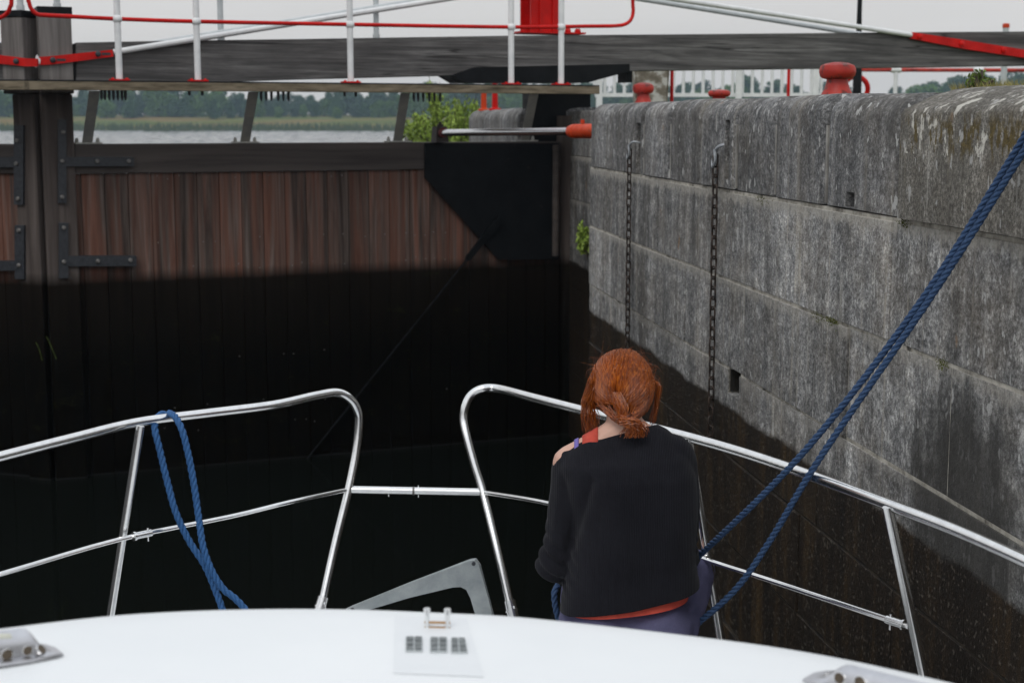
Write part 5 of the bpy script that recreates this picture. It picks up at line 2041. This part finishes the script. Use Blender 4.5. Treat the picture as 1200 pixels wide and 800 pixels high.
for i in range(2600):
    # root on the hairline / parting and over the crown
    a = rh.uniform(0, 2 * math.pi)
    el_ = rh.uniform(-0.30, 1.0)
    d = V((math.cos(a) * math.sqrt(max(0, 1 - el_ * el_)), math.sin(a) * math.sqrt(max(0, 1 - el_ * el_)), el_))
    if d.y > 0.5 and d.z < 0.6: continue
    g = Gd.normalized()
    g = (g + V((rh.uniform(-.05, .05), 0, rh.uniform(-.22, .06)))).normalized()
    lift = rh.uniform(-0.004, 0.0035)
    # sweep to the gather point with a sag to the sides, below for the right side
    drop = V((0, 0, -1)) * (0.25 if d.x > 0.05 else 0.12) * (1 - max(d.z, 0))
    pts = []
    steps = 7
    wob = rh.uniform(-0.025, 0.025)
    for s in range(steps + 1):
        t_ = s / steps
        e = d.lerp(g, t_) + drop * math.sin(math.pi * t_) + V((wob, 0, 0)) * math.sin(math.pi * t_)
        if e.length < 0.25: e = e + V((0, -0.3, 0.2))
        pts.append(hsurf(e, lift * (1 - t_) - 0.004 * t_ ** 3))
    if d.z < -0.1 and d.y < -0.2 and rh.random() < 0.5: continue
    strand(bm, pts, rh.uniform(0.0009, 0.0017), k=3)
for i in range(130):                                      # flyaways
    a = rh.uniform(0, 2 * math.pi)
    d = V((math.cos(a), -abs(math.sin(a)) * 0.6 + 0.2, rh.uniform(-0.3, 1.2))).normalized()
    p0 = hsurf(d)
    tg = d.cross(rdir(rh)).normalized()
    L = rh.uniform(0.02, 0.055)
    strand(bm, [p0, p0 + d * L * 0.3 + tg * L * 0.5, p0 + d * L * rh.uniform(0.2, 0.6) + tg * L], 0.00026, 0.00015, n=3, k=4)
build('swept_strands', bm, M['hair'], hair, world=True)
# lower twist and the small low bunch
bm = new()
for i in range(170):
    s = rh.choice([-1, 1, 1])
    q0 = hsurf(V((s * rh.uniform(0.15, 0.85), -rh.uniform(0.35, 0.9), rh.uniform(-0.62, -0.25))), rh.uniform(0, 0.004))
    e = TIE + V((rh.uniform(-.014, .014), rh.uniform(-.008, .006), rh.uniform(-.012, .008)))
    m = q0.lerp(e, 0.5) + V((0, -0.012, -0.012))
    strand(bm, [q0, m, e], rh.uniform(0.0011, 0.002), k=4)
for i in range(90):
    st_ = G + V((rh.uniform(-.012, .012), rh.uniform(-.004, .002), rh.uniform(-.01, .004)))
    e = TIE + V((rh.uniform(-.012, .012), rh.uniform(-.008, .004), rh.uniform(-.006, .006)))
    strand(bm, [st_, st_.lerp(e, 0.5) + V((rh.uniform(-.016, .016), -0.008, 0)), e], rh.uniform(0.001, 0.0018), k=4)
build('twist', bm, M['hair'], hair, world=True)
bm = new()
bc = B(738, 497, -0.035)
for i in range(260):
    a0 = TIE + V((rh.uniform(-.012, .012), rh.uniform(-.01, .004), rh.uniform(-.008, .006)))
    dx = rh.gauss(0, 0.012)
    p1 = bc + V((dx - 0.008, rh.uniform(-.02, .01), rh.uniform(0.0, .020)))
    p2 = bc + V((dx + 0.018, rh.uniform(-.022, .008), rh.uniform(-.016, .014)))
    p3 = bc + V((dx + 0.010 + rh.uniform(-.015, .022), rh.uniform(-.014, .008), rh.uniform(-.040, -.020)))
    strand(bm, [a0, p1, p2, p3], 0.0017, 0.0007, k=4)
build('ponytail', bm, M['hair'], hair, world=True)
bm = new()
tube(bm, [TIE + V((0.020 * math.cos(q), 0.018 * math.sin(q) - 0.004, 0.006 * math.cos(q))) for q in (2 * math.pi * k / 16 for k in range(16))], 0.0045, 6, closed=True)
build('hair_tie', bm, M['hair_dark'], hair, world=True)
# loose locks at the left and right of the face
bm = new()
for i in range(230):
    q = rh.random()
    a0 = hsurf(V((-0.9, -0.35 + 0.8 * rh.random(), 0.75 - 1.1 * q)), rh.uniform(-0.003, 0.005))
    xo = rh.gauss(0, 3.6)
    p0 = B(694 + xo * 0.6 + 3 * q, 445 + 10 * q, 0.09 + rh.uniform(-.03, .03))
    p1 = B(690 + xo * 0.8 + 3 * math.sin(i), 464 + 8 * q, 0.10 + rh.uniform(-.02, .03))
    p2 = B(690 + xo + 3 * math.sin(i * 1.3), 485, 0.10 + rh.uniform(-.02, .03))
    p3 = B(692 + xo * 1.2 + rh.uniform(-3, 3), rh.uniform(484, 509), 0.10 + rh.uniform(-.02, .03))
    strand(bm, [a0, p0, p1, p2, p3], rh.uniform(0.0009, 0.0016), 0.0004, k=4)
build('loose_lock', bm, M['hair'], hair, world=True)
bm = new()
for i in range(55):
    a0 = hsurf(V((0.97, 0.1 + 0.3 * rh.random(), 0.25 - 0.5 * rh.random())), rh.uniform(-0.001, 0.004))
    xo = rh.gauss(0, 1.7)
    p1 = B(771.5 + xo, 452, 0.12 + rh.uniform(-.01, .03))
    p2 = B(768.5 + xo, 475, 0.12 + rh.uniform(-.01, .03))
    p3 = B(764 + xo * 1.2, rh.uniform(488, 500), 0.11 + rh.uniform(-.01, .03))
    strand(bm, [a0, p1, p2, p3], rh.uniform(0.0009, 0.0015), 0.0004, k=4)
build('loose_lock', bm, M['hair'], hair, world=True)

# mooring line doubled up from the bow to the quay --------------------------
q0 = wpt(wt(1255), -0.9, 3.20)
s1 = [P(1262, 62, 3.82), P(1197, 166, 4.02), P(1079, 353, 4.15), P(943, 528, 4.27), P(820, 650, 4.62)]
s2 = [P(1270, 60, 3.80), P(1203, 172, 3.99), P(1093, 345, 4.12), P(965, 530, 4.22), P(903, 632, 4.35), P(862, 690, 4.42), P(815, 732, 4.50)]
hold = RH + V((-0.02, 0.085, -0.03))
s1 += [hold + V((0.03, -0.01, 0.0)), hold, B(760, 690, 0.5), LH + V((0.04, 0.09, -0.03)), B(672, 668, 0.42), B(652, 688, 0.30), B(650, 705, 0.28), B(656, 730, 0.28), B(668, 760, 0.30)]
s2 += [P(790, 752, 4.58), P(760, 775, 4.65)]
bq = wpt(wt(1255) - 0.35, -0.75, 3.24)
s1 = [bq] + s1
s2 = [bq + V((0.02, 0.03, -0.02))] + s2
rope_obj([catmull(s1, 14), catmull(s2, 14)], 0.0100, M['mrope'], 'dark blue mooring rope running doubled from the woman up over the wall')

# ------------------------------------------------------------------ haze
HAZE = True
if HAZE:
    bm = new()
    box(bm, -700, 700, -30, 800, -2.0, 26)
    hz = build('haze', bm, None, smooth=False)
    tag(hz, kind='stuff')
    hm = bpy.data.materials.new('haze')
    hm.use_nodes = True
    nt = hm.node_tree
    nt.nodes.clear()
    out = nt.nodes.new('ShaderNodeOutputMaterial')
    pv = nt.nodes.new('ShaderNodeVolumePrincipled')
    pv.inputs['Color'].default_value = (0.62, 0.82, 1.0, 1)
    pv.inputs['Density'].default_value = 0.00034
    nt.links.new(pv.outputs[0], out.inputs['Volume'])
    hz.data.materials.append(hm)
